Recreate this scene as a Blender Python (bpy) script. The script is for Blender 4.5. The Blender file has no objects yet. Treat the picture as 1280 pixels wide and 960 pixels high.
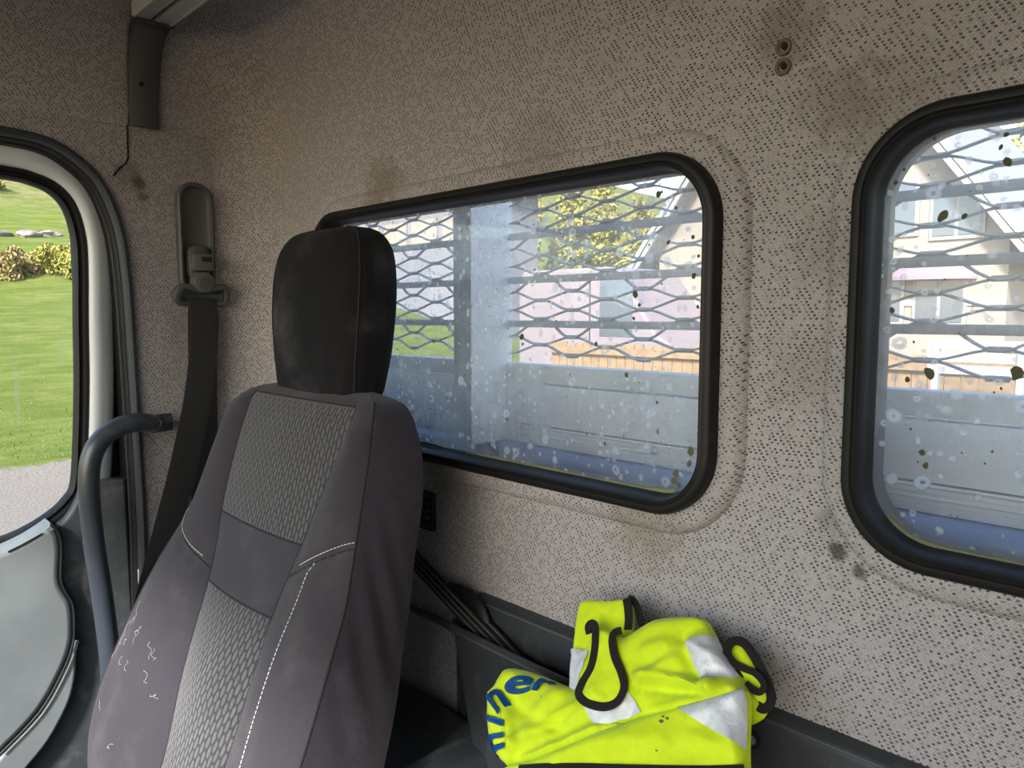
import bpy, bmesh, math, random
from mathutils import Vector, Matrix, noise
from mathutils.geometry import delaunay_2d_cdt
random.seed(7)
SC = bpy.context.scene
COL = SC.collection
PI = math.pi

# ------------------------------------------------------------------ camera
YAW = math.radians(43.9); PIT = math.radians(5.29); FPX = 950.0
CF = Vector((-math.cos(YAW)*math.cos(PIT), math.sin(YAW)*math.cos(PIT), -math.sin(PIT)))
CR = Vector((math.sin(YAW), math.cos(YAW), 0)); CU = CR.cross(CF)
cam = bpy.data.cameras.new('camera'); camo = bpy.data.objects.new('camera', cam); COL.objects.link(camo)
cam.sensor_width = 36; cam.lens = 36*FPX/1280; cam.clip_start = .02; cam.clip_end = 500
camo.matrix_world = Matrix(((CR.x, CU.x, -CF.x, 0), (CR.y, CU.y, -CF.y, 0), (CR.z, CU.z, -CF.z, 0), (0, 0, 0, 1)))
SC.camera = camo
# ------------------------------------------------------------------ sky, sun, exposure
w = bpy.data.worlds.new('sky'); SC.world = w; w.use_nodes = True
wn = w.node_tree.nodes; bg = wn['Background']
sk = wn.new('ShaderNodeTexSky'); sk.sky_type = 'NISHITA'; sk.sun_disc = False
SUN_DIR = Vector((.35, -.75, .56)).normalized()
sk.sun_elevation = math.asin(SUN_DIR.z); sk.sun_rotation = math.atan2(SUN_DIR.x, SUN_DIR.y)
sk.air_density = 1.2; sk.dust_density = 1.5; sk.ozone_density = 1.0
w.node_tree.links.new(sk.outputs[0], bg.inputs[0]); bg.inputs[1].default_value = .60
sl = bpy.data.lights.new('sun', 'SUN'); sl.energy = 11; sl.angle = math.radians(6); sl.color = (1, .965, .91)
so = bpy.data.objects.new('sun', sl); COL.objects.link(so)
so.rotation_euler = (-SUN_DIR).to_track_quat('-Z', 'Y').to_euler(); so.location = SUN_DIR*20
def portal(name, loc, nrm, sx, sy):
    l = bpy.data.lights.new(name, 'AREA'); l.shape = 'RECTANGLE'; l.size = sx; l.size_y = sy
    l.cycles.is_portal = True
    o = bpy.data.objects.new(name, l); COL.objects.link(o); o.location = loc
    o.rotation_euler = Vector(nrm).to_track_quat('-Z', 'Z').to_euler()
portal('windscreen_daylight', (-.31, -1.12, .05), (0, 1, -.0), 1.95, .95)
portal('door_daylight', (-1.36, -.1, -.05), (1, 0, 0), 1.0, .62)
portal('passenger_daylight', (.68, -.34, .035), (-1, 0, 0), .36, .4)
portal('rear_daylight', (-.3, .68, -.02), (0, -1, 0), 1.6, .4)
SC.view_settings.view_transform = 'Standard'; SC.view_settings.look = 'None'
SC.view_settings.gamma = 1; SC.view_settings.use_curve_mapping = False
SC.view_settings.exposure = -0.12
SC.cycles.use_denoising = True
SC.cycles.max_bounces = 10; SC.cycles.diffuse_bounces = 5; SC.cycles.transparent_max_bounces = 12
SC.cycles.caustics_reflective = False; SC.cycles.caustics_refractive = False
SC.cycles.sample_clamp_indirect = 8

# ------------------------------------------------------------------ helpers
def at(px, py, axis, val):
    """point of the plane <axis>=val that a design sketch pixel measures to"""
    d = CF + CR*((px-640)/FPX) + CU*((480-py)/FPX)
    return d*(val/d['xyz'.index(axis)])
def props(o, label=None, cat=None, group=None, kind=None):
    if label: o['label'] = label
    if cat: o['category'] = cat
    if group: o['group'] = group
    if kind: o['kind'] = kind
    return o
def empty(name, loc, label=None, cat=None, group=None, kind=None):
    o = bpy.data.objects.new(name, None); COL.objects.link(o); o.location = loc
    return props(o, label, cat, group, kind)
def mk(name, V, F, mat, parent=None, smooth=True, uv=None, sharp=40, bevel=0, seg=2):
    me = bpy.data.meshes.new(name); me.from_pydata([tuple(v) for v in V], [], F); me.validate()
    if mat: me.materials.append(mat)
    if uv:
        l = me.uv_layers.new(name='UVMap')
        for lp in me.loops: l.data[lp.index].uv = uv[lp.vertex_index]
    if bevel:
        bm = bmesh.new(); bm.from_mesh(me)
        bmesh.ops.recalc_face_normals(bm, faces=bm.faces)
        es = [e for e in bm.edges if len(e.link_faces) == 2 and e.calc_face_angle(0) > .5]
        bmesh.ops.bevel(bm, geom=es, offset=bevel, segments=seg, profile=.5, affect='EDGES')
        bm.to_mesh(me); bm.free()
    if smooth:
        for p in me.polygons: p.use_smooth = True
        try: me.set_sharp_from_angle(angle=math.radians(sharp))
        except Exception: pass
    o = bpy.data.objects.new(name, me); COL.objects.link(o)
    if parent:
        o.parent = parent
        if not parent.parent: o.matrix_parent_inverse = parent.matrix_basis.inverted()
    return o
class MB:
    def __init__(s): s.V = []; s.F = []; s.U = []
    def add(s, V, F, U=None):
        b = len(s.V); s.V += [Vector(v) for v in V]; s.F += [tuple(i+b for i in f) for f in F]
        s.U += U if U else [(0, 0)]*len(V)
    def build(s, name, mat, parent=None, **k): return mk(name, s.V, s.F, mat, parent, **k)
def box(x0, x1, y0, y1, z0, z1):
    V = [(x, y, z) for z in (z0, z1) for y in (y0, y1) for x in (x0, x1)]
    F = [(0, 2, 3, 1), (4, 5, 7, 6), (0, 1, 5, 4), (2, 6, 7, 3), (0, 4, 6, 2), (1, 3, 7, 5)]
    return V, F
def smooth_path(P, n=8, closed=False):
    P = [Vector(p) for p in P]; out = []; N = len(P)
    for i in range(N if closed else N-1):
        if closed: a, b, c, d = P[i-1], P[i], P[(i+1) % N], P[(i+2) % N]
        else: a, b, c, d = P[max(i-1, 0)], P[i], P[i+1], P[min(i+2, N-1)]
        for k in range(n):
            t = k/n; t2 = t*t; t3 = t2*t
            out.append(.5*((2*b)+(c-a)*t+(2*a-5*b+4*c-d)*t2+(3*b-a-3*c+d)*t3))
    if not closed: out.append(P[-1])
    return out
def tube(P, ra, rb=None, n=10, up=Vector((0, 0, 1)), closed=False, square=1.0, caps=True, taper=None):
    """sweep of a (super)ellipse ra x rb along P; ra lies along side, rb along normal"""
    rb = rb or ra; V = []; F = []; N = len(P); P = [Vector(p) for p in P]
    for i in range(N):
        if closed: t = P[(i+1) % N]-P[i-1]
        else: t = P[min(i+1, N-1)]-P[max(i-1, 0)]
        t.normalize(); s = t.cross(up)
        if s.length < 1e-4: s = t.cross(Vector((0, 1, .01)))
        s.normalize(); nn = s.cross(t).normalized()
        k = taper(i/(N-1)) if taper else 1
        for j in range(n):
            a = 2*PI*j/n; c, q = math.cos(a), math.sin(a)
            if square != 1: c = math.copysign(abs(c)**square, c); q = math.copysign(abs(q)**square, q)
            V.append(P[i]+s*(ra*c*k)+nn*(rb*q*k))
    for i in range(N if closed else N-1):
        for j in range(n):
            a = i*n+j; b = i*n+(j+1) % n; i2 = (i+1) % N
            F.append((a, b, i2*n+(j+1) % n, i2*n+j))
    if not closed and caps:
        F.append(tuple(range(n))[::-1]); F.append(tuple((N-1)*n+j for j in range(n)))
    return V, F
def disc(c, nrm, r, h, n=16, r2=None):
    """short cylinder from c along nrm"""
    c = Vector(c); nrm = Vector(nrm).normalized(); a = nrm.orthogonal().normalized(); b = nrm.cross(a)
    r2 = r if r2 is None else r2; V = []; F = []
    for rr, hh in ((r, 0), (r2, h)):
        V += [c+nrm*hh+(a*math.cos(2*PI*j/n)+b*math.sin(2*PI*j/n))*rr for j in range(n)]
    F = [(j, (j+1) % n, n+(j+1) % n, n+j) for j in range(n)]
    F += [tuple(range(n))[::-1], tuple(range(n, 2*n))]
    return V, F
def inside(p, poly):
    x, y = p; c = False; n = len(poly)
    for i in range(n):
        x1, y1 = poly[i][0], poly[i][1]; x2, y2 = poly[i-1][0], poly[i-1][1]
        if (y1 > y) != (y2 > y) and x < (x2-x1)*(y-y1)/(y2-y1)+x1: c = not c
    return c
def edge_dist(p, poly):
    b = 9; n = len(poly); px, py = p
    for i in range(n):
        x1, y1 = poly[i][0], poly[i][1]; x2, y2 = poly[i-1][0], poly[i-1][1]
        dx, dy = x2-x1, y2-y1; L = dx*dx+dy*dy or 1e-12
        t = max(0, min(1, ((px-x1)*dx+(py-y1)*dy)/L))
        b = min(b, math.hypot(px-x1-t*dx, py-y1-t*dy))
    return b
def resample(poly, step):
    out = []; n = len(poly)
    for i in range(n):
        a = Vector(poly[i][:2]); b = Vector(poly[(i+1) % n][:2]); k = max(1, int((b-a).length/step))
        out += [a+(b-a)*(j/k) for j in range(k)]
    return out
def triangulate(outer, holes=(), step=.05, inner=True):
    """2-D points and triangles filling outer minus holes"""
    loops = [outer]+list(holes); pts = []; edges = []
    for L in loops:
        b = len(pts); pts += [Vector(p[:2]) for p in L]; edges += [(b+i, b+(i+1) % len(L)) for i in range(len(L))]
    if inner:
        xs = [p[0] for p in outer]; ys = [p[1] for p in outer]; y = min(ys)+step*.5; row = 0
        while y < max(ys):
            x = min(xs)+step*(.5 if row % 2 else .25)
            while x < max(xs):
                p = (x, y)
                if inside(p, outer) and not any(inside(p, h) for h in holes) and min(edge_dist(p, L) for L in loops) > step*.4:
                    pts.append(Vector(p))
                x += step
            y += step*.87; row += 1
    v, e, f, *_ = delaunay_2d_cdt(pts, edges, [], 0, 1e-7)
    T = []
    for t in f:
        c = (sum(v[i][0] for i in t)/3, sum(v[i][1] for i in t)/3)
        if inside(c, outer) and not any(inside(c, h) for h in holes): T.append(tuple(t))
    return v, T
def rrect(x0, x1, z0, z1, r, e=0, n=10):
    """rounded rectangle loop, grown outwards by e"""
    r = max(r+e, .002); x0 -= e; x1 += e; z0 -= e; z1 += e; out = []
    for cx, cz, a0 in ((x1-r, z1-r, 0), (x0+r, z1-r, 90), (x0+r, z0+r, 180), (x1-r, z0+r, 270)):
        for k in range(n+1):
            a = math.radians(a0+90*k/n); out.append((cx+r*math.cos(a), cz+r*math.sin(a)))
    return out
def ring_loft(loops3d, closed_profile=False):
    n = len(loops3d[0]); V = [p for L in loops3d for p in L]; F = []; m = len(loops3d)
    for i in range(m if closed_profile else m-1):
        k = (i+1) % m
        for j in range(n): F.append((i*n+j, i*n+(j+1) % n, k*n+(j+1) % n, k*n+j))
    return V, F

# ------------------------------------------------------------------ materials
class NT:
    """tiny node-graph writer"""
    def __init__(s, name):
        s.m = bpy.data.materials.new(name); s.m.use_nodes = True; s.t = s.m.node_tree
        s.b = s.t.nodes['Principled BSDF']; s.out = s.t.nodes['Material Output']
    def n(s, ty, **k):
        x = s.t.nodes.new(ty)
        for a, v in k.items(): setattr(x, a, v)
        return x
    def l(s, a, b): s.t.links.new(a, b)
    def put(s, sock, v):
        if hasattr(v, 'is_output') or isinstance(v, bpy.types.NodeSocket): s.l(v, sock)
        else:
            if isinstance(v, tuple) and len(v) == 3 and sock.type == 'RGBA': v = (*v, 1)
            sock.default_value = v
    def math(s, op, a, b=0.0, c=0.0, clamp=False):
        x = s.n('ShaderNodeMath', operation=op, use_clamp=clamp); s.put(x.inputs[0], a); s.put(x.inputs[1], b)
        if op in ('MULTIPLY_ADD', 'SMOOTH_MIN', 'COMPARE', 'WRAP'): s.put(x.inputs[2], c)
        return x.outputs[0]
    def step(s, v, lo, hi, a=0.0, b=1.0):
        x = s.n('ShaderNodeMapRange', interpolation_type='SMOOTHSTEP'); s.put(x.inputs[0], v)
        for i, q in enumerate((lo, hi, a, b)): s.put(x.inputs[i+1], q)
        return x.outputs[0]
    def mix(s, f, a, b, mode='MIX'):
        x = s.n('ShaderNodeMix', data_type='RGBA', blend_type=mode)
        s.put(x.inputs[0], f); s.put(x.inputs[6], a); s.put(x.inputs[7], b); return x.outputs[2]
    def noise(s, vec, scale, detail=3, rough=.5, col=False):
        x = s.n('ShaderNodeTexNoise'); s.put(x.inputs['Vector'], vec)
        s.put(x.inputs['Scale'], scale); s.put(x.inputs['Detail'], detail); s.put(x.inputs['Roughness'], rough)
        return x.outputs[1 if col else 0]
    def vor(s, vec, scale, out=0, feature='F1'):
        x = s.n('ShaderNodeTexVoronoi', feature=feature); s.put(x.inputs['Vector'], vec); s.put(x.inputs['Scale'], scale); return x.outputs[out]
    def obj(s): return s.n('ShaderNodeTexCoord').outputs['Object']
    def pos(s): return s.n('ShaderNodeNewGeometry').outputs['Position']
    def uv(s): return s.n('ShaderNodeTexCoord').outputs['UV']
    def sep(s, v):
        x = s.n('ShaderNodeSeparateXYZ'); s.l(v, x.inputs[0]); return x.outputs
    def comb(s, a=0.0, b=0.0, c=0.0):
        x = s.n('ShaderNodeCombineXYZ'); s.put(x.inputs[0], a); s.put(x.inputs[1], b); s.put(x.inputs[2], c); return x.outputs[0]
    def white(s, v):
        x = s.n('ShaderNodeTexWhiteNoise', noise_dimensions='3D'); s.l(v, x.inputs['Vector']); return x.outputs
    def bump(s, h, strength=.3, dist=.001, normal=None):
        x = s.n('ShaderNodeBump'); s.put(x.inputs['Height'], h); x.inputs['Strength'].default_value = strength
        x.inputs['Distance'].default_value = dist
        if normal: s.l(normal, x.inputs['Normal'])
        return x.outputs[0]
    def set(s, **k):
        for a, v in k.items(): s.put(s.b.inputs[a.replace('_', ' ')], v)
        return s.m
def plain(name, col, rough=.5, metal=0, bump=0, bscale=800, var=.0, spec=.5, dust=0):
    t = NT(name); c = col; o = t.obj()
    if var:
        nz = t.noise(o, 9, 5, .6); c = t.mix(t.step(nz, .3, .7), tuple(x*(1-var) for x in col), tuple(min(1, x*(1+var)) for x in col))
    if dust:
        d = t.step(t.noise(o, 34, 6, .7), .5, .78, 0, dust); c = t.mix(d, c, (.28, .27, .24))
    t.set(Base_Color=c, Roughness=rough, Metallic=metal)
    t.b.inputs['Specular IOR Level'].default_value = spec
    if bump: t.set(Normal=t.bump(t.noise(o, bscale, 2), bump, .0006))
    return t.m
def wall_fabric(name, light=(.440, .425, .428), stains=()):
    t = NT(name); s = t.sep(t.uv()); u, v = s[0], s[1]; P = t.pos()
    wob = t.noise(t.comb(u, v, 0.0), 14, 2)
    vv = t.math('ADD', v, t.math('MULTIPLY', t.math('SUBTRACT', wob, .5), .004))
    def cells(w, h, sh, ex, ey, seed):
        row = t.math('DIVIDE', vv, h); r = t.math('FLOOR', row)
        uu = t.math('DIVIDE', t.math('ADD', u, t.math('MULTIPLY', r, sh)), w); c = t.math('FLOOR', uu)
        fu = t.math('SUBTRACT', t.math('FRACT', uu), .5); fv = t.math('SUBTRACT', t.math('FRACT', row), .5)
        rnd = t.white(t.comb(c, r, float(seed)))
        fu = t.math('ADD', fu, t.math('MULTIPLY', t.math('SUBTRACT', rnd[0], .5), .35))
        d = t.math('ADD', t.math('POWER', t.math('ABSOLUTE', t.math('DIVIDE', fu, ex)), 2.0), t.math('POWER', t.math('ABSOLUTE', t.math('DIVIDE', fv, ey)), 2.0))
        return t.step(d, .35, 1.3, 1.0, 0.0), rnd
    dm, dr = cells(.0054, .0027, .0018, .255, .37, 3)
    km, kr = cells(.0021, .00145, .00105, .34, .42, 5)
    keep = t.step(dr[0], .10, .75)
    dots = t.math('MULTIPLY', dm, keep)
    c = t.mix(t.math('MULTIPLY', km, .62), light, tuple(x*.42 for x in light))
    c = t.mix(t.step(kr[0], .8, .95, 0, .35), c, (.22, .19, .24))
    c = t.mix(t.step(kr[0], .0, .12, .28, 0), c, (.30, .22, .15))
    dc = t.mix(dr[0], (.02, .019, .024), (.055, .05, .07))
    c = t.mix(t.math('MULTIPLY', dots, .90), c, dc)
    big = t.noise(P, 3.3, 5, .6)
    c = t.mix(t.step(big, .50, .78, 0, .16), c, (.20, .17, .14))
    for (cx, cy, cz, rr, am, col) in stains:
        dv = t.n('ShaderNodeVectorMath', operation='DISTANCE'); t.l(P, dv.inputs[0]); dv.inputs[1].default_value = (cx, cy, cz)
        dd = t.math('ADD', dv.outputs['Value'], t.math('MULTIPLY', t.math('SUBTRACT', t.noise(P, 60, 4, .7), .5), rr*1.6))
        c = t.mix(t.step(dd, rr*.25, rr, am, 0.0), c, col)
    h = t.math('SUBTRACT', t.math('MULTIPLY', km, -.5), dots)
    t.set(Base_Color=c, Roughness=.95, Normal=t.bump(h, .7, .0009)); t.b.inputs['Specular IOR Level'].default_value = .15
    t.set(Sheen_Weight=.15)
    return t.m
def seat_cloth(name, col, twill=.0016, var=.2, sheen=.10):
    t = NT(name); s = t.sep(t.uv()); P = t.pos()
    a = t.math('SINE', t.math('MULTIPLY', t.math('ADD', s[0], s[1]), 2*PI/twill)); b = t.math('SINE', t.math('MULTIPLY', t.math('SUBTRACT', s[0], t.math('MULTIPLY', s[1], .6)), 2*PI/(twill*1.3)))
    h = t.math('ADD', t.math('MULTIPLY', a, .5), t.math('MULTIPLY', b, .35))
    f = t.step(h, -.8, .8)
    c = t.mix(f, tuple(x*(1-var*1.3) for x in col), tuple(x*(1+var) for x in col))
    c = t.mix(t.step(t.noise(P, 9, 4, .6), .5, .8, 0, .25), c, (.17, .16, .16))
    wr = t.noise(P, 22, 3, .5)
    nb = t.bump(wr, .25, .006)
    t.set(Base_Color=c, Roughness=.9, Normal=t.bump(h, .5, .0005, nb), Sheen_Weight=sheen, Sheen_Roughness=.5)
    t.b.inputs['Specular IOR Level'].default_value = .2
    return t.m
def seat_weave(name):
    t = NT(name); s = t.sep(t.uv()); u, v = s[0], s[1]
    wv = t.noise(t.comb(u, v, 0.0), 30, 2)
    u = t.math('ADD', u, t.math('MULTIPLY', t.math('SUBTRACT', wv, .5), .004))
    col = t.math('DIVIDE', u, .0068); c = t.math('FLOOR', col)
    odd = t.math('MULTIPLY', t.math('MODULO', t.math('ABSOLUTE', c), 2.0), .5)
    row = t.math('ADD', t.math('DIVIDE', v, .0155), odd); r = t.math('FLOOR', row)
    fu = t.math('SUBTRACT', t.math('FRACT', col), .5); fv = t.math('SUBTRACT', t.math('FRACT', row), .5)
    fu2 = t.math('ADD', fu, t.math('MULTIPLY', fv, -.02))
    d = t.math('ADD', t.math('POWER', t.math('ABSOLUTE', t.math('DIVIDE', fu2, .43)), 2.2), t.math('POWER', t.math('ABSOLUTE', t.math('DIVIDE', fv, .50)), 2.6))
    m = t.step(d, .30, .95, 1, 0)
    th = t.math('SINE', t.math('MULTIPLY', t.math('ADD', u, t.math('MULTIPLY', v, .35)), 2*PI/.0013))
    rn = t.white(t.comb(c, r, 1.0))[0]
    cc = t.mix(t.step(th, -.7, .7), (.022, .022, .026), (.078, .078, .088))
    cc = t.mix(t.math('MULTIPLY', rn, .3), cc, (.10, .10, .12))
    cc = t.mix(m, (.006, .006, .008), cc)
    t.set(Base_Color=cc, Roughness=.85, Normal=t.bump(t.math('ADD', m, t.math('MULTIPLY', th, .12)), .8, .002), Sheen_Weight=.2)
    return t.m
def hivis(name):
    t = NT(name); P = t.pos(); n1 = t.noise(P, 60, 4, .6)
    c = t.mix(t.step(n1, .35, .7), (.50, .66, .008), (.57, .74, .011))
    dirt = t.step(t.noise(P, 42, 6, .75), .60, .80, 0, .35)
    c = t.mix(dirt, c, (.40, .46, .05))
    t.set(Base_Color=c, Roughness=.75, Sheen_Weight=.15)
    mesh = t.vor(P, 900); t.set(Normal=t.bump(mesh, .15, .0004, t.bump(t.noise(P, 35, 3), .35, .006)))
    t.b.inputs['Specular IOR Level'].default_value = .25
    return t.m
def silver_tape():
    t = NT('reflective_tape'); P = t.pos()
    n1 = t.noise(P, 70, 5, .6); c = t.mix(t.step(n1, .35, .7), (.50, .54, .59), (.64, .68, .73))
    t.set(Base_Color=c, Roughness=.5, Metallic=.1, Normal=t.bump(t.noise(P, 110, 4, .6), .5, .003))
    return t.m
def window_glass(name, haze=.32, rings=True, tint=(.93, .96, .99)):
    t = NT(name); P = t.pos(); nt = t.t
    wob = t.noise(P, 30, 3, .6, col=True)
    mixv = t.n('ShaderNodeVectorMath', operation='MULTIPLY_ADD'); t.l(wob, mixv.inputs[0]); mixv.inputs[1].default_value = (.012, .012, .012); t.l(P, mixv.inputs[2])
    Q = mixv.outputs[0]
    hz = t.math('ADD', t.step(t.noise(P, 7, 6, .65), .35, .75, haze*.55, haze*1.3), 0.0)
    if rings:
        for sc, r0, r1 in ((48, .10, .19), (120, .12, .24)):
            vd = t.vor(Q, sc); vc = t.vor(Q, sc, 1)
            cs = t.n('ShaderNodeSeparateColor'); t.l(vc, cs.inputs[0])
            ring = t.math('MULTIPLY', t.step(vd, r0*.5, r0), t.step(vd, r1, r1*1.7, 1, 0))
            pick = t.step(cs.outputs[0], .66, .70)
            hz = t.math('ADD', hz, t.math('MULTIPLY', t.math('MULTIPLY', ring, pick), .42))
    streak = t.n('ShaderNodeMapping'); t.l(P, streak.inputs[0]); streak.inputs['Scale'].default_value = (60, 60, 5)
    hz = t.math('ADD', hz, t.step(t.noise(streak.outputs[0], 1.0, 4, .6), .52, .8, 0, .16))
    hz = t.math('MINIMUM', hz, .85)
    tr = t.n('ShaderNodeBsdfTransparent'); tr.inputs[0].default_value = (*tint, 1)
    tl = t.n('ShaderNodeBsdfTranslucent'); tl.inputs[0].default_value = (.93, .96, .98, 1)
    df = t.n('ShaderNodeBsdfDiffuse'); df.inputs[0].default_value = (.55, .58, .60, 1)
    m0 = t.n('ShaderNodeMixShader'); m0.inputs[0].default_value = .3; t.l(tl.outputs[0], m0.inputs[1]); t.l(df.outputs[0], m0.inputs[2])
    m1 = t.n('ShaderNodeMixShader'); t.l(hz, m1.inputs[0]); t.l(tr.outputs[0], m1.inputs[1]); t.l(m0.outputs[0], m1.inputs[2])
    gl = t.n('ShaderNodeBsdfGlossy'); gl.inputs['Roughness'].default_value = .02
    fr = t.n('ShaderNodeFresnel'); fr.inputs[0].default_value = 1.45
    m2 = t.n('ShaderNodeMixShader'); t.l(t.math('MULTIPLY', fr.outputs[0], .8), m2.inputs[0]); t.l(m1.outputs[0], m2.inputs[1]); t.l(gl.outputs[0], m2.inputs[2])
    nt.links.new(m2.outputs[0], t.out.inputs[0]); return t.m
def galvanised(name, base=(.36, .40, .43), spots=.8, metal=.35):
    t = NT(name); P = t.pos()
    v = t.vor(P, 70); sp = t.step(v, .02, .28, spots, 0)
    c = t.mix(t.step(t.noise(P, 24, 5, .65), .35, .7), tuple(x*.8 for x in base), tuple(x*1.15 for x in base))
    c = t.mix(sp, c, (.62, .68, .72))
    t.set(Base_Color=c, Roughness=.5, Metallic=metal); return t.m

M = {}
SMUDGE = (.05, .045, .04)
rear_st = [(-.255, .62, -.197, .011, .85, SMUDGE), (-.238, .62, -.209, .009, .8, SMUDGE), (-.262, .62, -.17, .02, .35, SMUDGE),
           (-.315, .62, .235, .045, .45, (.12, .09, .07)), (-.27, .62, .17, .05, .35, (.13, .10, .08)), (-.75, .62, -.215, .06, .45, (.16, .12, .07)),
           (-.45, .62, -.212, .06, .45, (.16, .13, .07)), (-.9, .62, .175, .06, .5, (.12, .09, .05)), (-.6, .62, .175, .07, .3, (.15, .12, .08)),
           (-.22, .62, .15, .07, .35, (.15, .12, .1)), (-.265, .62, .05, .05, .3, (.15, .11, .1)), (-.29, .62, -.05, .05, .25, (.15, .11, .1)),
           (-.17, .62, -.38, .008, .5, (.15, .12, .07))]
M['wall'] = wall_fabric('speckled_wall_fabric', stains=rear_st)
M['wall_left'] = wall_fabric('speckled_pillar_fabric', (.40, .385, .388), stains=[(-1.26, .415, .20, .018, .75, SMUDGE), (-1.26, .42, .18, .012, .6, SMUDGE), (-1.26, .50, -.02, .07, .25, (.15, .12, .1)), (-1.26, .40, .21, .03, .4, (.1, .07, .05))])
M['headliner'] = wall_fabric('speckled_headliner_fabric', (.445, .43, .432))
M['rubber'] = plain('black_rubber', (.009, .009, .0095), .5, bump=.1, spec=.28, dust=.03)
M['rubber_blue'] = plain('dark_blue_grey_rubber', (.028, .034, .042), .5, bump=.2)
M['paint'] = plain('grey_white_paint', (.66, .72, .77), .25, var=.04, dust=.02)
M['plastic'] = plain('dark_slate_plastic', (.026, .031, .036), .48, bump=.35, bscale=1500, dust=.22)
M['door_plastic'] = plain('blue_grey_door_plastic', (.18, .205, .215), .5, bump=.3, bscale=1400, var=.12, dust=.12)
M['door_dark'] = plain('dark_grey_door_plastic', (.060, .072, .080), .5, bump=.35, bscale=1400, dust=.4, var=.2)
M['handle'] = plain('dark_blue_grey_coated_tube', (.034, .042, .055), .3, dust=.08)
M['olive'] = plain('olive_grey_plastic', (.058, .063, .061), .5, bump=.3, bscale=1800)
M['olive_light'] = plain('grey_green_plastic_edge', (.085, .090, .088), .5, bump=.2, bscale=1800)
M['alu'] = plain('brushed_aluminium', (.66, .65, .61), .45, metal=.4, var=.06)
M['webbing'] = None
M['black'] = plain('matt_black_plastic', (.008, .008, .009), .6)
M['gap'] = plain('dark_gap', (.004, .004, .004), .9)
M['screw'] = plain('worn_steel', (.5, .49, .47), .35, metal=.9)
M['seat_dark'] = seat_cloth('charcoal_seat_cloth', (.036, .033, .041))
M['seat_side'] = seat_cloth('purple_grey_side_cloth', (.023, .019, .027), .0022, .1)
M['seat_plain'] = seat_cloth('plain_lumbar_cloth', (.037, .035, .047), .0011, .08)
M['head'] = seat_cloth('black_headrest_cloth', (.0055, .005, .006), .0018, .15, .03)
M['weave'] = seat_weave('grey_link_weave_cloth')
M['thread'] = plain('white_stitch_thread', (.62, .62, .62), .8)
M['seam'] = plain('seam_thread', (.012, .011, .014), .9)
M['hivis'] = hivis('fluorescent_yellow_cloth')
M['silver'] = silver_tape()
M['binding'] = plain('black_binding_tape', (.0045, .004, .004), .95, bump=.2, bscale=1500)
M['blue'] = plain('blue_print', (.005, .10, .38), .55)
M['glass'] = window_glass('dirty_rear_glass', .36)
M['door_glass'] = window_glass('clean_door_glass', .02, False, (.96, .98, .97))
M['algae'] = plain('green_algae', (.15, .16, .085), .9, var=.3)
M['dirt'] = plain('dried_moss_specks', (.075, .078, .045), .95, var=.3)
M['galv'] = galvanised('galvanised_mesh_steel', (.36, .40, .44), metal=.15)
M['galv_post'] = galvanised('spotted_galvanised_post', (.30, .36, .39), .9)
M['board'] = plain('weathered_aluminium_board', (.58, .62, .65), .55, metal=.0, var=.10)
M['post_sunlit'] = plain('painted_sunlit_side', (.86, .88, .88), .5, var=.06)  # sun on the post's side, put into a paler colour
M['frame_blue'] = plain('blue_chassis_paint', (.13, .20, .36), .35, var=.2, dust=.1)
t = NT('black_belt_webbing'); s_ = t.sep(t.uv()); hh = t.math('SINE', t.math('MULTIPLY', t.math('ADD', s_[0], t.math('MULTIPLY', s_[1], .5)), 2*PI/.0022))
t.set(Base_Color=t.mix(t.step(hh, -1, 1), (.009, .009, .0095), (.018, .018, .018)), Roughness=.6, Normal=t.bump(hh, .3, .0004), Sheen_Weight=.08); M['webbing'] = t.m

# ------------------------------------------------------------------ cab shell
XL, YR, XR, YF = -1.26, .62, .63, -.80  # YF: roof front edge, carried forward to shade the upper rear wall
RC = .09                       # corner radius between side and rear wall
ZC = .285                      # crease where the walls start to lean in
ZB = -.95
W1 = (-1.072, -.364, -.193, .149); W2 = (-.247, .455, -.193, .150); WR = .066
ARC = RC*PI/2
def u_rear(x): return (YR-RC)+ARC+(x-(XL+RC))
holes = [rrect(*W1, WR, .024), rrect(*W2, WR, .024)]
outer = [(XL+RC, ZB), (XR, ZB), (XR, ZC), (XL+RC, ZC)]
outer = resample(outer, .06)
v, T = triangulate([tuple(p) for p in outer], holes, .07)
mb = MB(); mb.add([(p[0], YR, p[1]) for p in v], T, [(u_rear(p[0]), p[1]) for p in v])
for W in (W1, W2):              # padded lip round each window
    L = []; U = []
    for e, y in ((.024, YR), (.0225, YR-.004), (.0195, YR-.0085), (.014, YR-.011), (.007, YR-.0115), (-.002, YR-.010), (-.006, YR-.006), (-.008, YR+.004)):
        lp = rrect(*W, WR, e); L.append([(x, y, z) for x, z in lp]); U += [(u_rear(x), z+(YR-y)*.3) for x, z in lp]
    V, F = ring_loft(L); mb.add(V, F, U)
# rounded corner to the side wall
V = []; U = []; F = []; n = 14; zs = [ZB+(ZC-ZB)*i/10 for i in range(11)]
for z in zs:
    for k in range(n+1):
        a = PI-PI/2*k/n; V.append((XL+RC+RC*math.cos(a), YR-RC+RC*math.sin(a), z)); U.append((YR-RC+ARC*k/n, z))
for i in range(10):
    for k in range(n): F.append((i*(n+1)+k, i*(n+1)+k+1, (i+1)*(n+1)+k+1, (i+1)*(n+1)+k))
mb.add(V, F, U)
o = mb.build('wall_rear', M['wall'], uv=mb.U, sharp=70); props(o, kind='structure', label='rear cab wall in speckled beige grey fabric with two windows')
wall_rear = o
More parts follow.
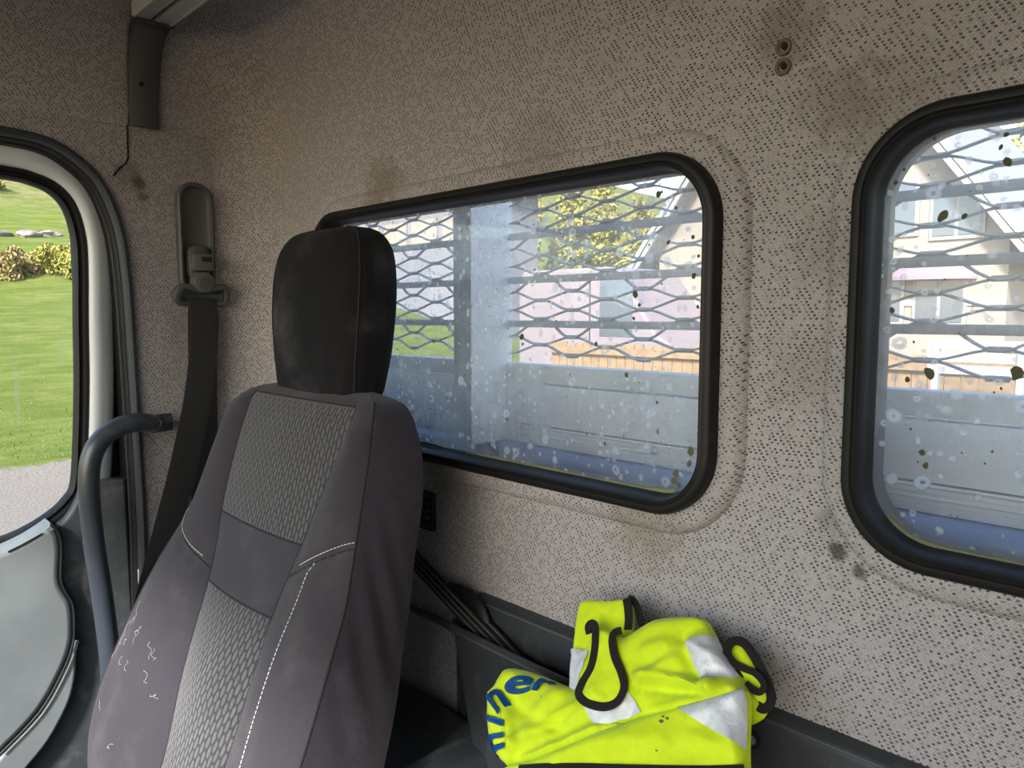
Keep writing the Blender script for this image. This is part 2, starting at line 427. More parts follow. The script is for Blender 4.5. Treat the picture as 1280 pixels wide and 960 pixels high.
# side wall with the door aperture
seal = [(.390, ZB), (.392, -.6), (.396, -.40), (.397, -.31), (.396, -.211), (.394, -.072), (.391, .052), (.383, .130), (.362, .190), (.334, .222), (.294, .245), (.236, .2515), (.10, .254), (-.30, .250), (YF, .24)]
sealp = [tuple(p) for p in smooth_path([Vector((a, b, 0)) for a, b in seal], 5)]
poly = [(YF, ZC), (YR-RC, ZC), (YR-RC, ZB)]+[(p[0], p[1]) for p in sealp]
poly = [tuple(p) for p in resample(poly, .04)]
v, T = triangulate(poly, (), .05)
o = mk('wall_left', [(XL, p[0], p[1]) for p in v], [t[::-1] for t in T], M['wall_left'], uv=[(p[0], p[1]) for p in v]); props(o, kind='structure', label='fabric covered door pillar and side wall above the door')
wall_left = o
# headliner: cove then flat roof
prof = [(0, 0, .09, .285), (.0015, .0015, .09, .287), (.0018, .002, .090, .292), (0, .003, .090, .298), (.003, .008, .092, .315), (.008, .018, .095, .345), (.014, .030, .098, .375), (.020, .044, .10, .400), (.028, .060, .10, .422), (.040, .083, .10, .440), (.060, .115, .10, .4515), (.085, .16, .12, .456), (.13, .25, .16, .457)]
def spath(oL, oR, R):
    X0 = XL+oL; Y0 = YR-oR; P = []
    for i in range(25): P.append((X0, YF+(Y0-R-YF)*i/24))
    for k in range(1, 15):
        a = PI-PI/2*k/14; P.append((X0+R+R*math.cos(a), Y0-R+R*math.sin(a)))
    for i in range(1, 31): P.append((X0+R+(XR-X0-R)*i/30, Y0))
    return P
V = []; U = []; F = []; vv_ = ZC; rows = []
for i, (oL, oR, R, z) in enumerate(prof):
    P = spath(oL, oR, R)
    if i: vv_ += math.hypot(oL-prof[i-1][0], z-prof[i-1][3])*.5+math.hypot(oR-prof[i-1][1], z-prof[i-1][3])*.5
    u = YF; 
    for k, p in enumerate(P):
        if k: u += math.dist(p, P[k-1])
        V.append((p[0], p[1], z)); U.append((u, vv_))
m = len(P)
for i in range(len(prof)-1):
    for k in range(m-1): F.append((i*m+k, i*m+k+1, (i+1)*m+k+1, (i+1)*m+k))
mb = MB(); mb.add(V, F, U)
last = [(V[(len(prof)-1)*m+k][0], V[(len(prof)-1)*m+k][1]) for k in range(m)]
roof = last+[(XR, YF)]
v, T = triangulate(roof, (), .15); mb.add([(p[0], p[1], .457) for p in v], T, [(p[0], p[1]) for p in v])
o = mb.build('ceiling', M['headliner'], uv=mb.U, sharp=80); props(o, kind='structure', label='moulded speckled fabric headliner curving into the walls')
ceiling = o
# groove between front headliner and the pillar panel
P = [(XL+.0005, .402, .300), (XL+.0005, .4005, .262), (XL+.0005, .400, .238), (XL+.0005, .396, .228), (XL+.0005, .386, .218), (XL+.0005, .378, .207)]
V, F = tube(smooth_path(P, 6), .0012, .0012, 8, Vector((1, 0, 0))); mk('panel_gap', V, F, M['gap'], wall_left)
V, F = box(-1.36, -1.335, .34, YR+.04, ZB, .50); mk('door_jamb', V, F, M['black'], wall_left)
V, F = box(-1.34, XL-.004, .43, .445, ZB, .30); mk('jamb_flange', V, F, M['black'], wall_left)
V, F = box(-1.36, XL-.004, -.8, .445, .262, .30); mk('jamb_top', V, F, M['black'], wall_left)
# outer cab shell pieces that are not in view: right side, front edge, floor
def st(name, V, F, mat, label=None, **k):
    o = mk(name, V, F, mat, **k); return props(o, kind='structure', label=label)
rw = [(YF, ZB), (YR, ZB), (YR, .457), (YF, .457)]
v, T = triangulate([tuple(p) for p in resample(rw, .1)], [rrect(-.5, -.18, -.15, .22, .06, 0, 6)], .2)  # unseen window opening, shrunk to cut the light from the right
st('wall_right', [(XR, p[0], p[1]) for p in v], T, M['wall_left'], uv=[(p[0], p[1]) for p in v])
V, F = box(-1.36, XR+.02, -1.75, YR, -1.0, -.95); st('floor', V, F, M['black'])
mb = MB(); mb.add(*box(XL, XR, -1.75, -1.02, -.95, -.33)); mb.build('dashboard', M['plastic'], bevel=.03); props(bpy.data.objects['dashboard'], 'dark slate dashboard below the windscreen', 'dashboard')  # out of view, extended forward to keep ground light off the upper walls
mb = MB(); mb.add(*tube([(XL-.02, -.80, .44), (XL-.02, -1.5, -.33)], .04, .03, 8)); props(mb.build('windscreen_pillar', M['plastic']), kind='structure')
mb = MB(); mb.add(*tube([(XR, -.80, .44), (XR, -1.5, -.33)], .04, .03, 8)); props(mb.build('windscreen_pillar', M['plastic']), kind='structure')

# ------------------------------------------------------------------ rear windows
def rear_window(idx, W, label, flecks, holes_spots):
    root = empty('window_%d' % idx, ((W[0]+W[1])/2, YR, W[2]), label, kind='structure')
    prof = [(.001, .612), (.001, .602), (-.001, .5970), (-.0035, .5955), (-.0075, .5955), (-.009, .5975), (-.0105, .5972), (-.012, .5960), (-.0135, .5985), (-.0145, .605), (-.015, .612), (-.0165, .616), (-.017, .624), (-.014, .650), (.004, .652), (.002, .626)]
    L = [[(x, y, z) for x, z in rrect(*W, WR, e, 14)] for e, y in prof]
    V, F = ring_loft(L, True); mk('window_seal', V, F, M['rubber'], root, sharp=50)
    lp = rrect(*W, WR, -.0165, 14); a, T = triangulate(lp, (), .5, False)
    mk('glass', [(p[0], .620, p[1]) for p in a], T, M['glass'], root, smooth=False)
    # algae along the bottom edge of the pane
    mb = MB(); x0, x1, zb = W[0]+.03, W[1]-.05, W[2]+.0170
    n = 160; top = []
    for i in range(n+1):
        x = x0+(x1-x0)*i/n; h = .0014+.0022*abs(noise.noise((x*40, idx, 0)))+.0035*max(0, noise.noise((x*13, idx, 5)))
        top.append((x, h))
    V = []; F = []
    for i, (x, h) in enumerate(top):
        dz = 0
        if x < W[0]+WR: r = WR-.0182; d = (W[0]+WR-x); dz = r-math.sqrt(max(0, r*r-d*d))
        if x > W[1]-WR: r = WR-.0182; d = (x-W[1]+WR); dz = r-math.sqrt(max(0, r*r-d*d))
        V += [(x, .6185, zb+dz), (x, .6180, zb+dz+h), (x, .6193, zb+dz+h*1.1)]
    for i in range(n): F += [(i*3, i*3+3, i*3+4, i*3+1), (i*3+1, i*3+4, i*3+5, i*3+2)]
    props(mk('algae_line', V, F, M['algae'], root), 'yellow green algae line along the lower edge of the glass', kind='stuff')
    # moss flecks stuck on the glass
    mb = MB()
    def fleck(x, z, r, asp, seed):
        m = 9; c = []; rot = random.uniform(-.6, .6)
        for j in range(m):
            an = 2*PI*j/m; q = r*(.65+.6*abs(noise.noise((math.cos(an)*1.7+seed, math.sin(an)*1.7, seed))))
            dx, dz = q*math.cos(an), q*math.sin(an)*asp
            c.append((x+dx*math.cos(rot)-dz*math.sin(rot), 0.6192, z+dx*math.sin(rot)+dz*math.cos(rot)))
        c.append((x, .6186, z)); mb.add(c, [(j, (j+1) % m, m) for j in range(m)])
    for k, (px, py, r) in enumerate(flecks):
        p = at(px, py, 'y', .619); fleck(p.x, p.z, r, random.uniform(1.0, 1.5), k*3.1)
    for k in range(220):
        x = random.uniform(W[0]+.04, W[1]-.04); z = random.uniform(W[2]+.04, W[3]-.035)
        fleck(x, z, random.choice((.0004, .0006, .0008, .0011)), random.uniform(.8, 1.6), k*1.7+50)
    props(mb.build('moss_fleck', M['dirt'], root, smooth=False), 'dark green moss flecks stuck to the outside of the glass', kind='stuff')
    return root
fl1 = [(652, 421, .0042), (653, 430, .002), (634, 524, .0028), (637, 512, .0012), (823, 243, .0042), (827, 240, .002), (794, 368, .0042), (799, 381, .0026), (792, 398, .002), (863, 565, .0046), (861, 580, .003), (845, 592, .004), (842, 601, .0045), (848, 606, .003), (783, 469, .0032), (745, 430, .0026), (668, 337, .0015), (686, 377, .0013), (821, 503, .002), (822, 540, .002), (542, 427, .0022), (756, 555, .0022), (873, 320, .002), (866, 296, .0022), (867, 345, .003), (835, 303, .002), (537, 498, .0016), (558, 498, .0015), (872, 383, .002), (845, 260, .0015), (480, 300, .001), (497, 437, .0012), (612, 383, .0012), (695, 401, .0012)]
fl2 = [(1178, 270, .0040), (1205, 270, .0022), (1259, 202, .0036), (1258, 168, .002), (1251, 184, .0018), (1120, 228, .002), (1115, 388, .0026), (1161, 466, .0044), (1271, 466, .0048), (1134, 475, .0024), (1152, 566, .0030), (1157, 582, .0024), (1168, 173, .0015), (1094, 437, .002), (1095, 288, .0014), (1130, 212, .0014)]
rear_window(1, W1, 'dirty rear window behind the seat, sealed in black rubber', fl1, None)
rear_window(2, W2, 'second dirty rear window, cut by the picture edge', fl2, None)

# mounting holes above between the windows, vent behind the seat
bush = empty('wall_bush', (-.3165, YR, .213), 'two brown threaded bushes with dark holes set in the fabric between the windows', 'bush')
for z in (.2215, .2055):
    V, F = tube([(-.3165+.0055*math.cos(a*PI/8), YR-.0012, z+.0055*math.sin(a*PI/8)) for a in range(16)], .0018, .0015, 8, Vector((0, 1, 0)), closed=True)
    r = mk('bush_ring', V, F, plain('brown_bush', (.10, .08, .055), .6) if z > .21 else bpy.data.materials['brown_bush'], bush)
    V, F = disc((-.3155, YR-.001, z), (0, -1, 0), .0028, .0012, 14); mk('bush_hole', V, F, M['gap'], bush)
vent = empty('wall_vent', (-.81, YR, -.265), 'small black slotted vent peeking out behind the seat side', 'vent')
V, F = box(-.85, -.79, .612, .6205, -.292, -.238); mk('vent_frame', V, F, M['black'], vent, bevel=.003)
for k in range(5):
    V, F = box(-.846, -.794, .608, .613, -.284+k*.0098, -.280+k*.0098); mk('slat', V, F, M['plastic'], vent, bevel=.001)

# ------------------------------------------------------------------ roof rail and pillar strip
rail = empty('roof_rail', (XL+.05, .42, .45), 'pale aluminium rail running across the headliner from the grey pillar strip', 'rail')
for y0, y1, nm in ((.397, .4215, 'rail_channel'), (.4275, .452, 'rail_channel')):
    V, F = box(-1.208, XR, y0, y1, .4285, .457); mk(nm, V, F, M['alu'], rail, bevel=.0015)
V, F = box(-1.207, XR, .4205, .4285, .434, .457); mk('slot', V, F, M['gap'], rail)
for y in (.3985, .4505):
    V, F = box(-1.212, XR, y-.0015, y+.0015, .4265, .4295); mk('rail_lip', V, F, M['alu'], rail)
strip = empty('pillar_strip', (XL, .42, .284), 'grey green plastic strip curving from the side wall into the roof rail', 'trim strip')
prf = [(XL+.006, .284), (XL+.0065, .30), (XL+.009, .33), (XL+.014, .36), (XL+.019, .385), (XL+.026, .405), (XL+.033, .418), (XL+.044, .4265), (XL+.058, .4285)]
prf = [(p.x, p.y) for p in smooth_path([Vector((a, b, 0)) for a, b in prf], 4)]
V = []; F = []
n = len(prf); cs = [(-.0005, .0), (0, -.5), (.08, -1), (.92, -1), (1, -.5), (1.0, 0)]
for i, (x, z) in enumerate(prf):
    a = Vector(prf[min(i+1, n-1)])-Vector(prf[max(i-1, 0)]); a.normalize(); nx, nz = a.y, -a.x
    y0 = .3995-.004*(i/n); y1 = .4445+.012*(i/n)**2
    for s_, d in cs: V.append((x+nx*.006*-d, y0+(y1-y0)*s_, z+nz*.006*-d))
m = len(cs)
for i in range(n-1):
    for k in range(m-1): F.append((i*m+k, i*m+k+1, (i+1)*m+k+1, (i+1)*m+k))
F.append(tuple(range(m))); F.append(tuple((n-1)*m+k for k in range(m))[::-1])
mk('strip_cover', V, F, M['olive'], strip, sharp=50)
q = at(177, 105, 'x', XL+.020); V, F = disc((XL+.0185, q.y, q.z), (1, 0, -.15), .0036, .0012, 16); mk('screw_hole', V, F, M['gap'], strip)
V, F = tube([(XL+.0105+.0*z, .3995, z) for z in (.285, .31)]+[(XL+.016, .399, .345), (XL+.021, .398, .375), (XL+.031, .397, .404), (XL+.043, .396, .420), (XL+.058, .396, .4255)], .0018, .0018, 6); mk('strip_edge', V, F, M['olive_light'], strip)

# ------------------------------------------------------------------ door
door = empty('door_1', (XL, .0, ZB), 'cab door with grey frame and blue grey plastic trim', kind='structure')
# weather seal round the aperture, on the pillar side
sp = [Vector((XL, p[0], p[1])) for p in sealp]
def offset_path(e, x, src=sealp):
    out = []
    n = len(src)
    for i in range(n):
        a = Vector(src[max(i-1, 0)][:2]); b = Vector(src[min(i+1, n-1)][:2]); t = (b-a).normalized(); nn = Vector((-t.y, t.x))
        p = Vector(src[i][:2])+nn*e; out.append(Vector((x, p.x, p.y)))
    return out
def band(profile, name, mat, parent, **k):
    L = [offset_path(e, x) for e, x in profile]; n = len(L[0]); V = [p for l in L for p in l]; F = []
    for i in range(len(L)-1):
        for j in range(n-1): F.append((i*n+j, i*n+j+1, (i+1)*n+j+1, (i+1)*n+j))
    return mk(name, V, F, mat, parent, **k)
ds = band([(-.005, XL-.002), (-.005, XL+.004), (-.003, XL+.007), (.001, XL+.008), (.005, XL+.006), (.007, XL), (.008, XL-.012)], 'trim_1', M['rubber_blue'], None)
props(ds, 'blue black rubber seal around the door opening', kind='structure')
band([(.006, XL-.006), (.0085, XL-.004), (.0105, XL-.008), (.011, XL-.02), (.013, XL-.022), (.014, XL-.06)], 'inner_gasket', M['rubber'], door)
# door frame (painted) as offset rings round the pane outline
gl = [(.312, -.262), (.319, -.195), (.325, -.10), (.328, -.01), (.331, .06), (.331, .112), (.322, .155), (.305, .178), (.28, .189), (.242, .194), (.10, .199), (-.2, .199), (-.45, .185), (-.5, .14), (-.5, -.25), (-.47, -.33), (-.40, -.36), (0, -.345), (.12, -.342), (.19, -.334), (.24, -.322), (.278, -.303), (.300, -.284)]
glp = [(p.x, p.y) for p in smooth_path([Vector((a, b, 0)) for a, b in gl], 4, True)]
def grow(loop, e):
    n = len(loop); out = []
    for i in range(n):
        a = Vector(loop[i-1]); b = Vector(loop[(i+1) % n]); t = (b-a).normalized(); nn = Vector((-t.y, t.x))
        out.append(tuple(Vector(loop[i])+nn*e))
    return out
area = sum(glp[i][0]*glp[(i+1) % len(glp)][1]-glp[(i+1) % len(glp)][0]*glp[i][1] for i in range(len(glp)))
SG = 1 if area < 0 else -1
def dring(profile, name, mat, parent, **k):
    L = [[(x, *p) for p in grow(glp, e*SG)] for e, x in profile]; V, F = ring_loft(L); return mk(name, V, F, mat, parent, **k)
dring([(-.001, -1.318), (0, -1.304), (.003, -1.300), (.006, -1.303), (.008, -1.303), (.011, -1.298), (.0155, -1.297), (.017, -1.303), (.018, -1.315)], 'glass_run', M['rubber'], door)
dring([(.015, -1.315), (.016, -1.299), (.019, -1.293), (.026, -1.291), (.032, -1.2915), (.040, -1.296), (.050, -1.299), (.056, -1.31), (.06, -1.34)], 'door_frame', M['paint'], door, sharp=60)
a, T = triangulate(glp, (), .5, False); mk('glass', [(-1.312, p[0], p[1]) for p in a], T, M['door_glass'], door, smooth=False)
# trim panel, built from outlines in the (Y, Z) plane with rounded edges
def slab(poly, x0, x1, r, name, mat, parent, rings=4):
    ar = sum(poly[i][0]*poly[(i+1) % len(poly)][1]-poly[(i+1) % len(poly)][0]*poly[i][1] for i in range(len(poly)))
    sg = -1 if ar > 0 else 1
    L = [[(x0, *p) for p in poly]]
    for k in range(rings+1):
        a = PI/2*k/rings; L.append([(x1-r+r*math.sin(a), *p) for p in grow(poly, -sg*r*(1-math.cos(a))*-1*-1)])
    V, F = ring_loft(L); mb = MB(); mb.add(V, F)
    a2, T = triangulate([(p[1], p[2]) for p in L[-1]], (), .5, False)
    if len(a2) == len(poly): b = len(L)*len(poly)-len(poly); mb.F += [tuple(b+i for i in t) for t in T]
    else: mb.add([(x1, p[0], p[1]) for p in a2], T)
    return mb.build(name, mat, parent, sharp=60)
def yz(pts, x): return [(lambda q: (q.y, q.z))(at(px, py, 'x', x)) for px, py in pts]
def curve2(pts, n=5): return [(p.x, p.y) for p in smooth_path([Vector((a, b, 0)) for a, b in pts], n)]
# dark carrier: from under the glass to the seal
topc = curve2([(.384, -.262), (.340, -.258), (.322, -.262), (.312, -.285), (.290, -.315), (.25, -.336), (.19, -.347), (.0, -.36), (-.45, -.37)])
car = topc+[(-.8, -.37), (-.8, ZB+.02), (.386, ZB+.02)]
slab(car, -1.33, -1.283, .006, 'door_card', M['door_dark'], door)
# pale upper insert with the belt line
edge = curve2(yz([(64, 654), (74, 668), (77, 690), (76, 722), (81, 738), (91, 756), (93, 785), (91, 806), (80, 837), (50, 890), (0, 943)], -1.262), 4)
ins = curve2(yz([(0, 690), (30, 676), (50, 664), (64, 654)], -1.262), 4)[:-1]+edge
ins = ins+[(-.05, edge[-1][1]-.10), (-.5, edge[-1][1]-.12), (-.5, -.38)]
slab(ins, -1.30, -1.262, .010, 'upper_insert', M['door_plastic'], door)
sl_ = smooth_path([at(x, y, 'x', -1.2615) for x, y in ((10, 690), (30, 680), (53, 667))], 6); V, F = tube(sl_, .0014, .0008, 6, Vector((1, 0, 0))); mk('vent_slot', V, F, M['gap'], door)
lip = curve2(yz([(95, 800), (95, 827), (92, 855), (83, 883), (60, 925), (30, 962), (-10, 1010)], -1.272), 4)
lip2 = curve2(yz([(-10, 960), (0, 944), (50, 891), (80, 838), (91, 808), (93, 798)], -1.272), 4)
slab(lip+lip2, -1.30, -1.266, .005, 'pocket_lip', M['door_plastic'], door)
V, F = tube([Vector((-1.2625, a, b)) for a, b in edge], .0016, .0014, 6, Vector((1, 0, 0))); mk('insert_seam', V, F, M['black'], door)
# latch area and pillar hardware
V, F = box(-1.275, -1.262, .388, .400, -.48, -.405); mk('latch_plate', V, F, M['paint'], door, bevel=.002)

# ------------------------------------------------------------------ grab handle
gh = empty('grab_handle', (-1.24, .43, -.165), 'dark blue grey tubular grab handle bolted to the pillar beside the seat', 'grab handle')
pts = [at(206, 529, 'x', -1.245), at(192, 529, 'x', -1.225)]+[at(x, y, 'x', -1.2) for x, y in ((172, 528), (150, 533), (128, 548), (115, 570), (111, 600), (113, 640), (119, 690), (127, 740), (135, 800), (139, 850), (141, 920), (146, 1000))]
P = smooth_path(pts, 8)
V, F = tube(P, .0145, .0145, 14, Vector((1, 0, 0)), taper=lambda t: 1-.25*max(0, .12-t)/.12); mk('grip_tube', V, F, M['handle'], gh)
q = at(196, 529, 'x', -1.232); 
V, F = tube([q+Vector((0, .022, 0)), q+Vector((.002, .008, 0)), q+Vector((.006, -.01, .0))], .014, .006, 12, Vector((1, 0, 0))); mk('end_flange', V, F, M['handle'], gh)
q = at(197, 529, 'x', -1.214); V, F = disc(q, (1, 0, 0), .007, .003, 16, .0055); bolt = mk('bolt', V, F, M['screw'], gh)
V, F = disc(q+Vector((.003, 0, 0)), (1, 0, 0), .0028, .0005, 6); mk('bolt_socket', V, F, M['gap'], bolt)

# ------------------------------------------------------------------ seat belt
belt = empty('seat_belt', (XL, .497, .1), 'black three point seat belt hanging from a sliding anchor on the pillar', 'seat belt')
def yzloop(y0, y1, z0, z1, r, e, n=10): return rrect(y0, y1, z0, z1, r, e, n)
L = [[(x, *p) for p in yzloop(.467, .527, .03, .211, .029, e)] for e, x in ((0, XL), (-.001, XL+.007), (-.004, XL+.010), (-.0075, XL+.009), (-.009, XL+.004), (-.010, XL+.003))]
V, F = ring_loft(L); k = len(V)-len(L[0]); F.append(tuple(range(k, len(V)))); mk('slide_cover', V, F, M['olive'], belt, sharp=50)
L = [[(x, *p) for p in yzloop(.456, .540, .012, .046, .017, e)] for e, x in ((0, XL), (-.001, XL+.006), (-.004, XL+.009), (-.007, XL+.0085), (-.012, XL+.006))]
V, F = ring_loft(L); k = len(V)-len(L[0]); F.append(tuple(range(k, len(V)))); mk('lower_cover', V, F, M['olive'], belt, sharp=50)
V, F = ring_loft([[(x, *p) for p in yzloop(.4805, .516, .05, .112, .017, e)] for e, x in ((0, XL+.003), (-.001, XL+.013), (-.004, XL+.015))]); k = len(V)//3*2; F.append(tuple(range(k, len(V)))); mk('slider', V, F, M['olive'], belt, sharp=50)
V, F = box(XL+.012, XL+.028, .482, .517, .068, .096); sb = mk('release_button', V, F, M['olive_light'], belt, bevel=.004)
V, F = box(XL+.0275, XL+.0290, .495, .512, .083, .091); mk('button_grip', V, F, M['black'], sb, bevel=.001)
V, F = disc((XL+.012, .4985, .050), (1, 0, 0), .0185, .018, 24, .0165); cap = mk('anchor_cap', V, F, M['olive_light'], belt, bevel=.002)
V, F = disc((XL+.029, .4985, .050), (1, 0, 0), .010, .0025, 24, .009); mk('anchor_bolt', V, F, M['olive'], cap)
P = smooth_path([(XL+.018, .460, .020), (XL+.022, .459, .034), (XL+.024, .468, .043), (XL+.024, .4985, .037), (XL+.024, .529, .043), (XL+.022, .538, .034), (XL+.018, .537, .018), (XL+.016, .525, .016), (XL+.016, .4985, .018), (XL+.016, .472, .016)], 6, True)
V, F = tube(P, .0052, .0045, 8, Vector((1, 0, 0)), closed=True); mk('belt_guide', V, F, M['olive'], belt)
def ribbon(C, wv, wd, th, name, mat, parent):
    """C centres, wv width directions, wd width"""
    V = []; F = []; U = []; n = len(C); s = 0
    for i in range(n):
        t = (C[min(i+1, n-1)]-C[max(i-1, 0)]).normalized(); w_ = (wv[i]-t*wv[i].dot(t)).normalized(); nn = t.cross(w_)
        if i: s += (C[i]-C[i-1]).length
        for a, b in ((-.5, .3), (-.47, .5), (.47, .5), (.5, .3), (.5, -.3), (.47, -.5), (-.47, -.5), (-.5, -.3)):
            V.append(C[i]+w_*(a*wd)+nn*(b*th)); U.append((a*wd, s))
    for i in range(n-1):
        for j in range(8): F.append((i*8+j, i*8+(j+1) % 8, (i+1)*8+(j+1) % 8, (i+1)*8+j))
    F += [tuple(range(8)), tuple((n-1)*8+j for j in range(8))[::-1]]
    return mk(name, V, F, mat, parent, uv=U)
C = smooth_path([(XL+.021, .4965, .026), (XL+.034, .4945, -.02), (XL+.038, .478, -.13), (XL+.036, .452, -.24), (XL+.030, .425, -.34), (XL+.026, .394, -.45), (XL+.02, .36, -.60), (XL+.02, .34, -.72)], 8)
ribbon(C, [Vector((-.15+.1*i/len(C), 1, 0)) for i in range(len(C))], .047, .0016, 'front_webbing', M['webbing'], belt)
C = smooth_path([(XL+.020, .499, .024), (XL+.010, .5000, -.02), (XL+.008, .497, -.15), (XL+.008, .495, -.30), (XL+.008, .494, -.50), (XL+.008, .494, -.75)], 6)
ribbon(C, [Vector((0, 1, 0))]*len(C), .047, .0016, 'rear_webbing', M['webbing'], belt)

# ------------------------------------------------------------------ seat
seat = empty('seat', (-.875, .10, ZB), 'charcoal cloth truck seat with grey woven centre panels and tall black headrest', 'seat')
#        z     XLb   YLb   XLs   YLs   insL  insR  Yins  XRs    YRs   XRb    YRb   Yback
SR = [(-0.093, -0.96, 0.508, -0.97, 0.497, -0.955, -0.765, 0.489, -0.76, 0.497, -0.77, 0.508, 0.516),
      (-0.099, -1.01, 0.508, -1.005, 0.481, -0.982, -0.748, 0.474, -0.722, 0.479, -0.712, 0.505, 0.513),
      (-0.11, -1.038, 0.509, -1.032, 0.47, -0.99, -0.735, 0.462, -0.704, 0.466, -0.69, 0.505, 0.513),
      (-0.13, -1.056, 0.509, -1.046, 0.461, -0.991, -0.733, 0.453, -0.696, 0.457, -0.673, 0.502, 0.516),
      (-0.16, -1.07, 0.503, -1.058, 0.452, -0.993, -0.742, 0.443, -0.688, 0.447, -0.657, 0.497, 0.511),
      (-0.2, -1.09, 0.492, -1.072, 0.44, -0.995, -0.755, 0.431, -0.679, 0.433, -0.646, 0.488, 0.502),
      (-0.26, -1.108, 0.475, -1.088, 0.418, -0.99, -0.772, 0.413, -0.662, 0.409, -0.64, 0.472, 0.486),
      (-0.3, -1.125, 0.46, -1.103, 0.4, -0.975, -0.781, 0.398, -0.651, 0.392, -0.632, 0.46, 0.474),
      (-0.345, -1.14, 0.438, -1.117, 0.375, -0.962, -0.787, 0.38, -0.645, 0.371, -0.624, 0.445, 0.459),
      (-0.4, -1.143, 0.405, -1.123, 0.345, -0.948, -0.78, 0.354, -0.639, 0.346, -0.618, 0.43, 0.444),
      (-0.45, -1.133, 0.375, -1.113, 0.314, -0.932, -0.772, 0.33, -0.634, 0.322, -0.616, 0.415, 0.429),
      (-0.51, -1.133, 0.35, -1.113, 0.286, -0.902, -0.765, 0.3, -0.63, 0.294, -0.614, 0.395, 0.409),
      (-0.57, -1.133, 0.335, -1.113, 0.27, -0.892, -0.762, 0.276, -0.628, 0.274, -0.614, 0.375, 0.389),
      (-0.64, -1.133, 0.33, -1.113, 0.268, -0.89, -0.76, 0.262, -0.628, 0.262, -0.614, 0.355, 0.369),
      (-0.74, -1.133, 0.32, -1.113, 0.266, -0.89, -0.76, 0.25, -0.628, 0.255, -0.614, 0.335, 0.349)]
def srow(z):
    z = max(SR[-1][0], min(SR[0][0], z))
    for i in range(len(SR)-1):
        if SR[i+1][0] <= z <= SR[i][0]:
            a, b, c, d = SR[max(i-1, 0)], SR[i], SR[i+1], SR[min(i+2, len(SR)-1)]
            t = (z-b[0])/(c[0]-b[0]); out = []
            for k in range(len(b)):
                m1 = (c[k]-a[k])/(c[0]-a[0])*(c[0]-b[0]); m2 = (d[k]-b[k])/(d[0]-b[0])*(c[0]-b[0])
                out.append((2*t**3-3*t**2+1)*b[k]+(t**3-2*t**2+t)*m1+(-2*t**3+3*t**2)*c[k]+(t**3-t**2)*m2)
            return out
    return list(SR[-1])
def seg_pts(z):
    r = srow(z)
    return {'A': (r[1], r[2]), 'C': (r[3], r[4]), 'D': (r[5], r[7]), 'E': (r[6], r[7]), 'G': (r[8], r[9]), 'H': (r[10], r[11]), 'K': (r[10]-.07, r[12]), 'J': (r[1]+.07, r[12])}
SEGS = {'left_side': ('A', 'C', .008), 'left_bolster': ('C', 'D', .019), 'insert': ('D', 'E', .006), 'right_bolster': ('E', 'G', .015), 'right_side': ('G', 'H', .006), 'back_right': ('H', 'K', .004), 'back': ('K', 'J', .01), 'back_left': ('J', 'A', .010)}
def S(seg, s, z, lift=0):
    a, b, bl = SEGS[seg]; q = seg_pts(z); a = Vector(q[a]); b = Vector(q[b]); d = b-a; L = d.length
    nn = Vector((d.y, -d.x)).normalized()
    k = min(1, max(.05, (-.093-z)/.035)); 
    bul = bl*k*(math.sin(PI*s)**.8 if 0 < s < 1 else 0)
    if seg == 'right_bolster': bul += .008*k*math.sin(PI*s)*math.exp(-((z+.40)/.10)**2)
    if seg == 'right_bolster':          # diagonal seam pinch
        zz = -.243-.055*(1-s)**1.3; bul -= .006*math.exp(-((z-zz)/.006)**2)*min(1, s*5)*min(1, (1-s)*6)
    if seg == 'left_bolster':
        zz = -.285-.045*s; bul -= .005*math.exp(-((z-zz)/.006)**2)*min(1, s*5)*min(1, (1-s)*6)
    if seg == 'right_side':             # drape folds in the side cover
        bul += .0030*math.sin(PI*s)*math.sin((z*1.0+s*.16)*95)*math.exp(-((z+.32)/.09)**2)
    if seg == 'insert' and z < -.345: bul += .010*math.sin(PI*s)*math.exp(-((z+.42)/.06)**2)
    p = a+d*s+nn*(bul+lift)
    return Vector((p.x, p.y, z))
def spatch(name, seg, z0, z1, mat, nu=16, nv=40, s0=0, s1=1, parent=seat, label=None):
    V = []; U = []; F = []
    for j in range(nv+1):
        z = z0+(z1-z0)*j/nv; pr = None; u = 0
        q = seg_pts(z); a, b, _ = SEGS[seg]; xm = (q[a][0]+q[b][0])/2
        for i in range(nu+1):
            s = s0+(s1-s0)*i/nu; p = S(seg, s, z)
            if pr: u += (p-pr).length
            pr = p; V.append(p); U.append([u, z])
        L = u/2
        for i in range(nu+1): U[-1-i][0] += xm-L
    for j in range(nv):
        for i in range(nu): a = j*(nu+1)+i; F.append((a, a+nu+1, a+nu+2, a+1))
    # cloth slope stretches v
    U = [(a, b*1.12) for a, b in U]
    o = mk(name, V, F, mat, parent, uv=U, sharp=80)
    if label: o['label'] = label
    return o
ZT = -.0935; ZM1, ZM2 = -.262, -.343; ZE = -.735
spatch('upper_center_panel', 'insert', ZT-.012, ZM1, M['weave'], 24, 50, label='grey woven upper centre panel')
spatch('lumbar_panel', 'insert', ZM1, ZM2, M['seat_plain'], 20, 20, label='plain dark violet grey band across the backrest')
spatch('lower_center_panel', 'insert', ZM2, ZE, M['weave'], 24, 60, label='grey woven lower centre panel')
spatch('top_edge', 'insert', ZT+.0004, ZT-.012, M['seat_dark'], 20, 8)
spatch('side_bolster', 'left_bolster', ZT, ZE, M['seat_dark'], 20, 120)
spatch('side_bolster', 'right_bolster', ZT, ZE, M['seat_dark'], 20, 120)
spatch('side_panel', 'left_side', ZT, ZE, M['seat_dark'], 10, 60)
spatch('side_panel', 'right_side', ZT, ZE, M['seat_side'], 20, 140)
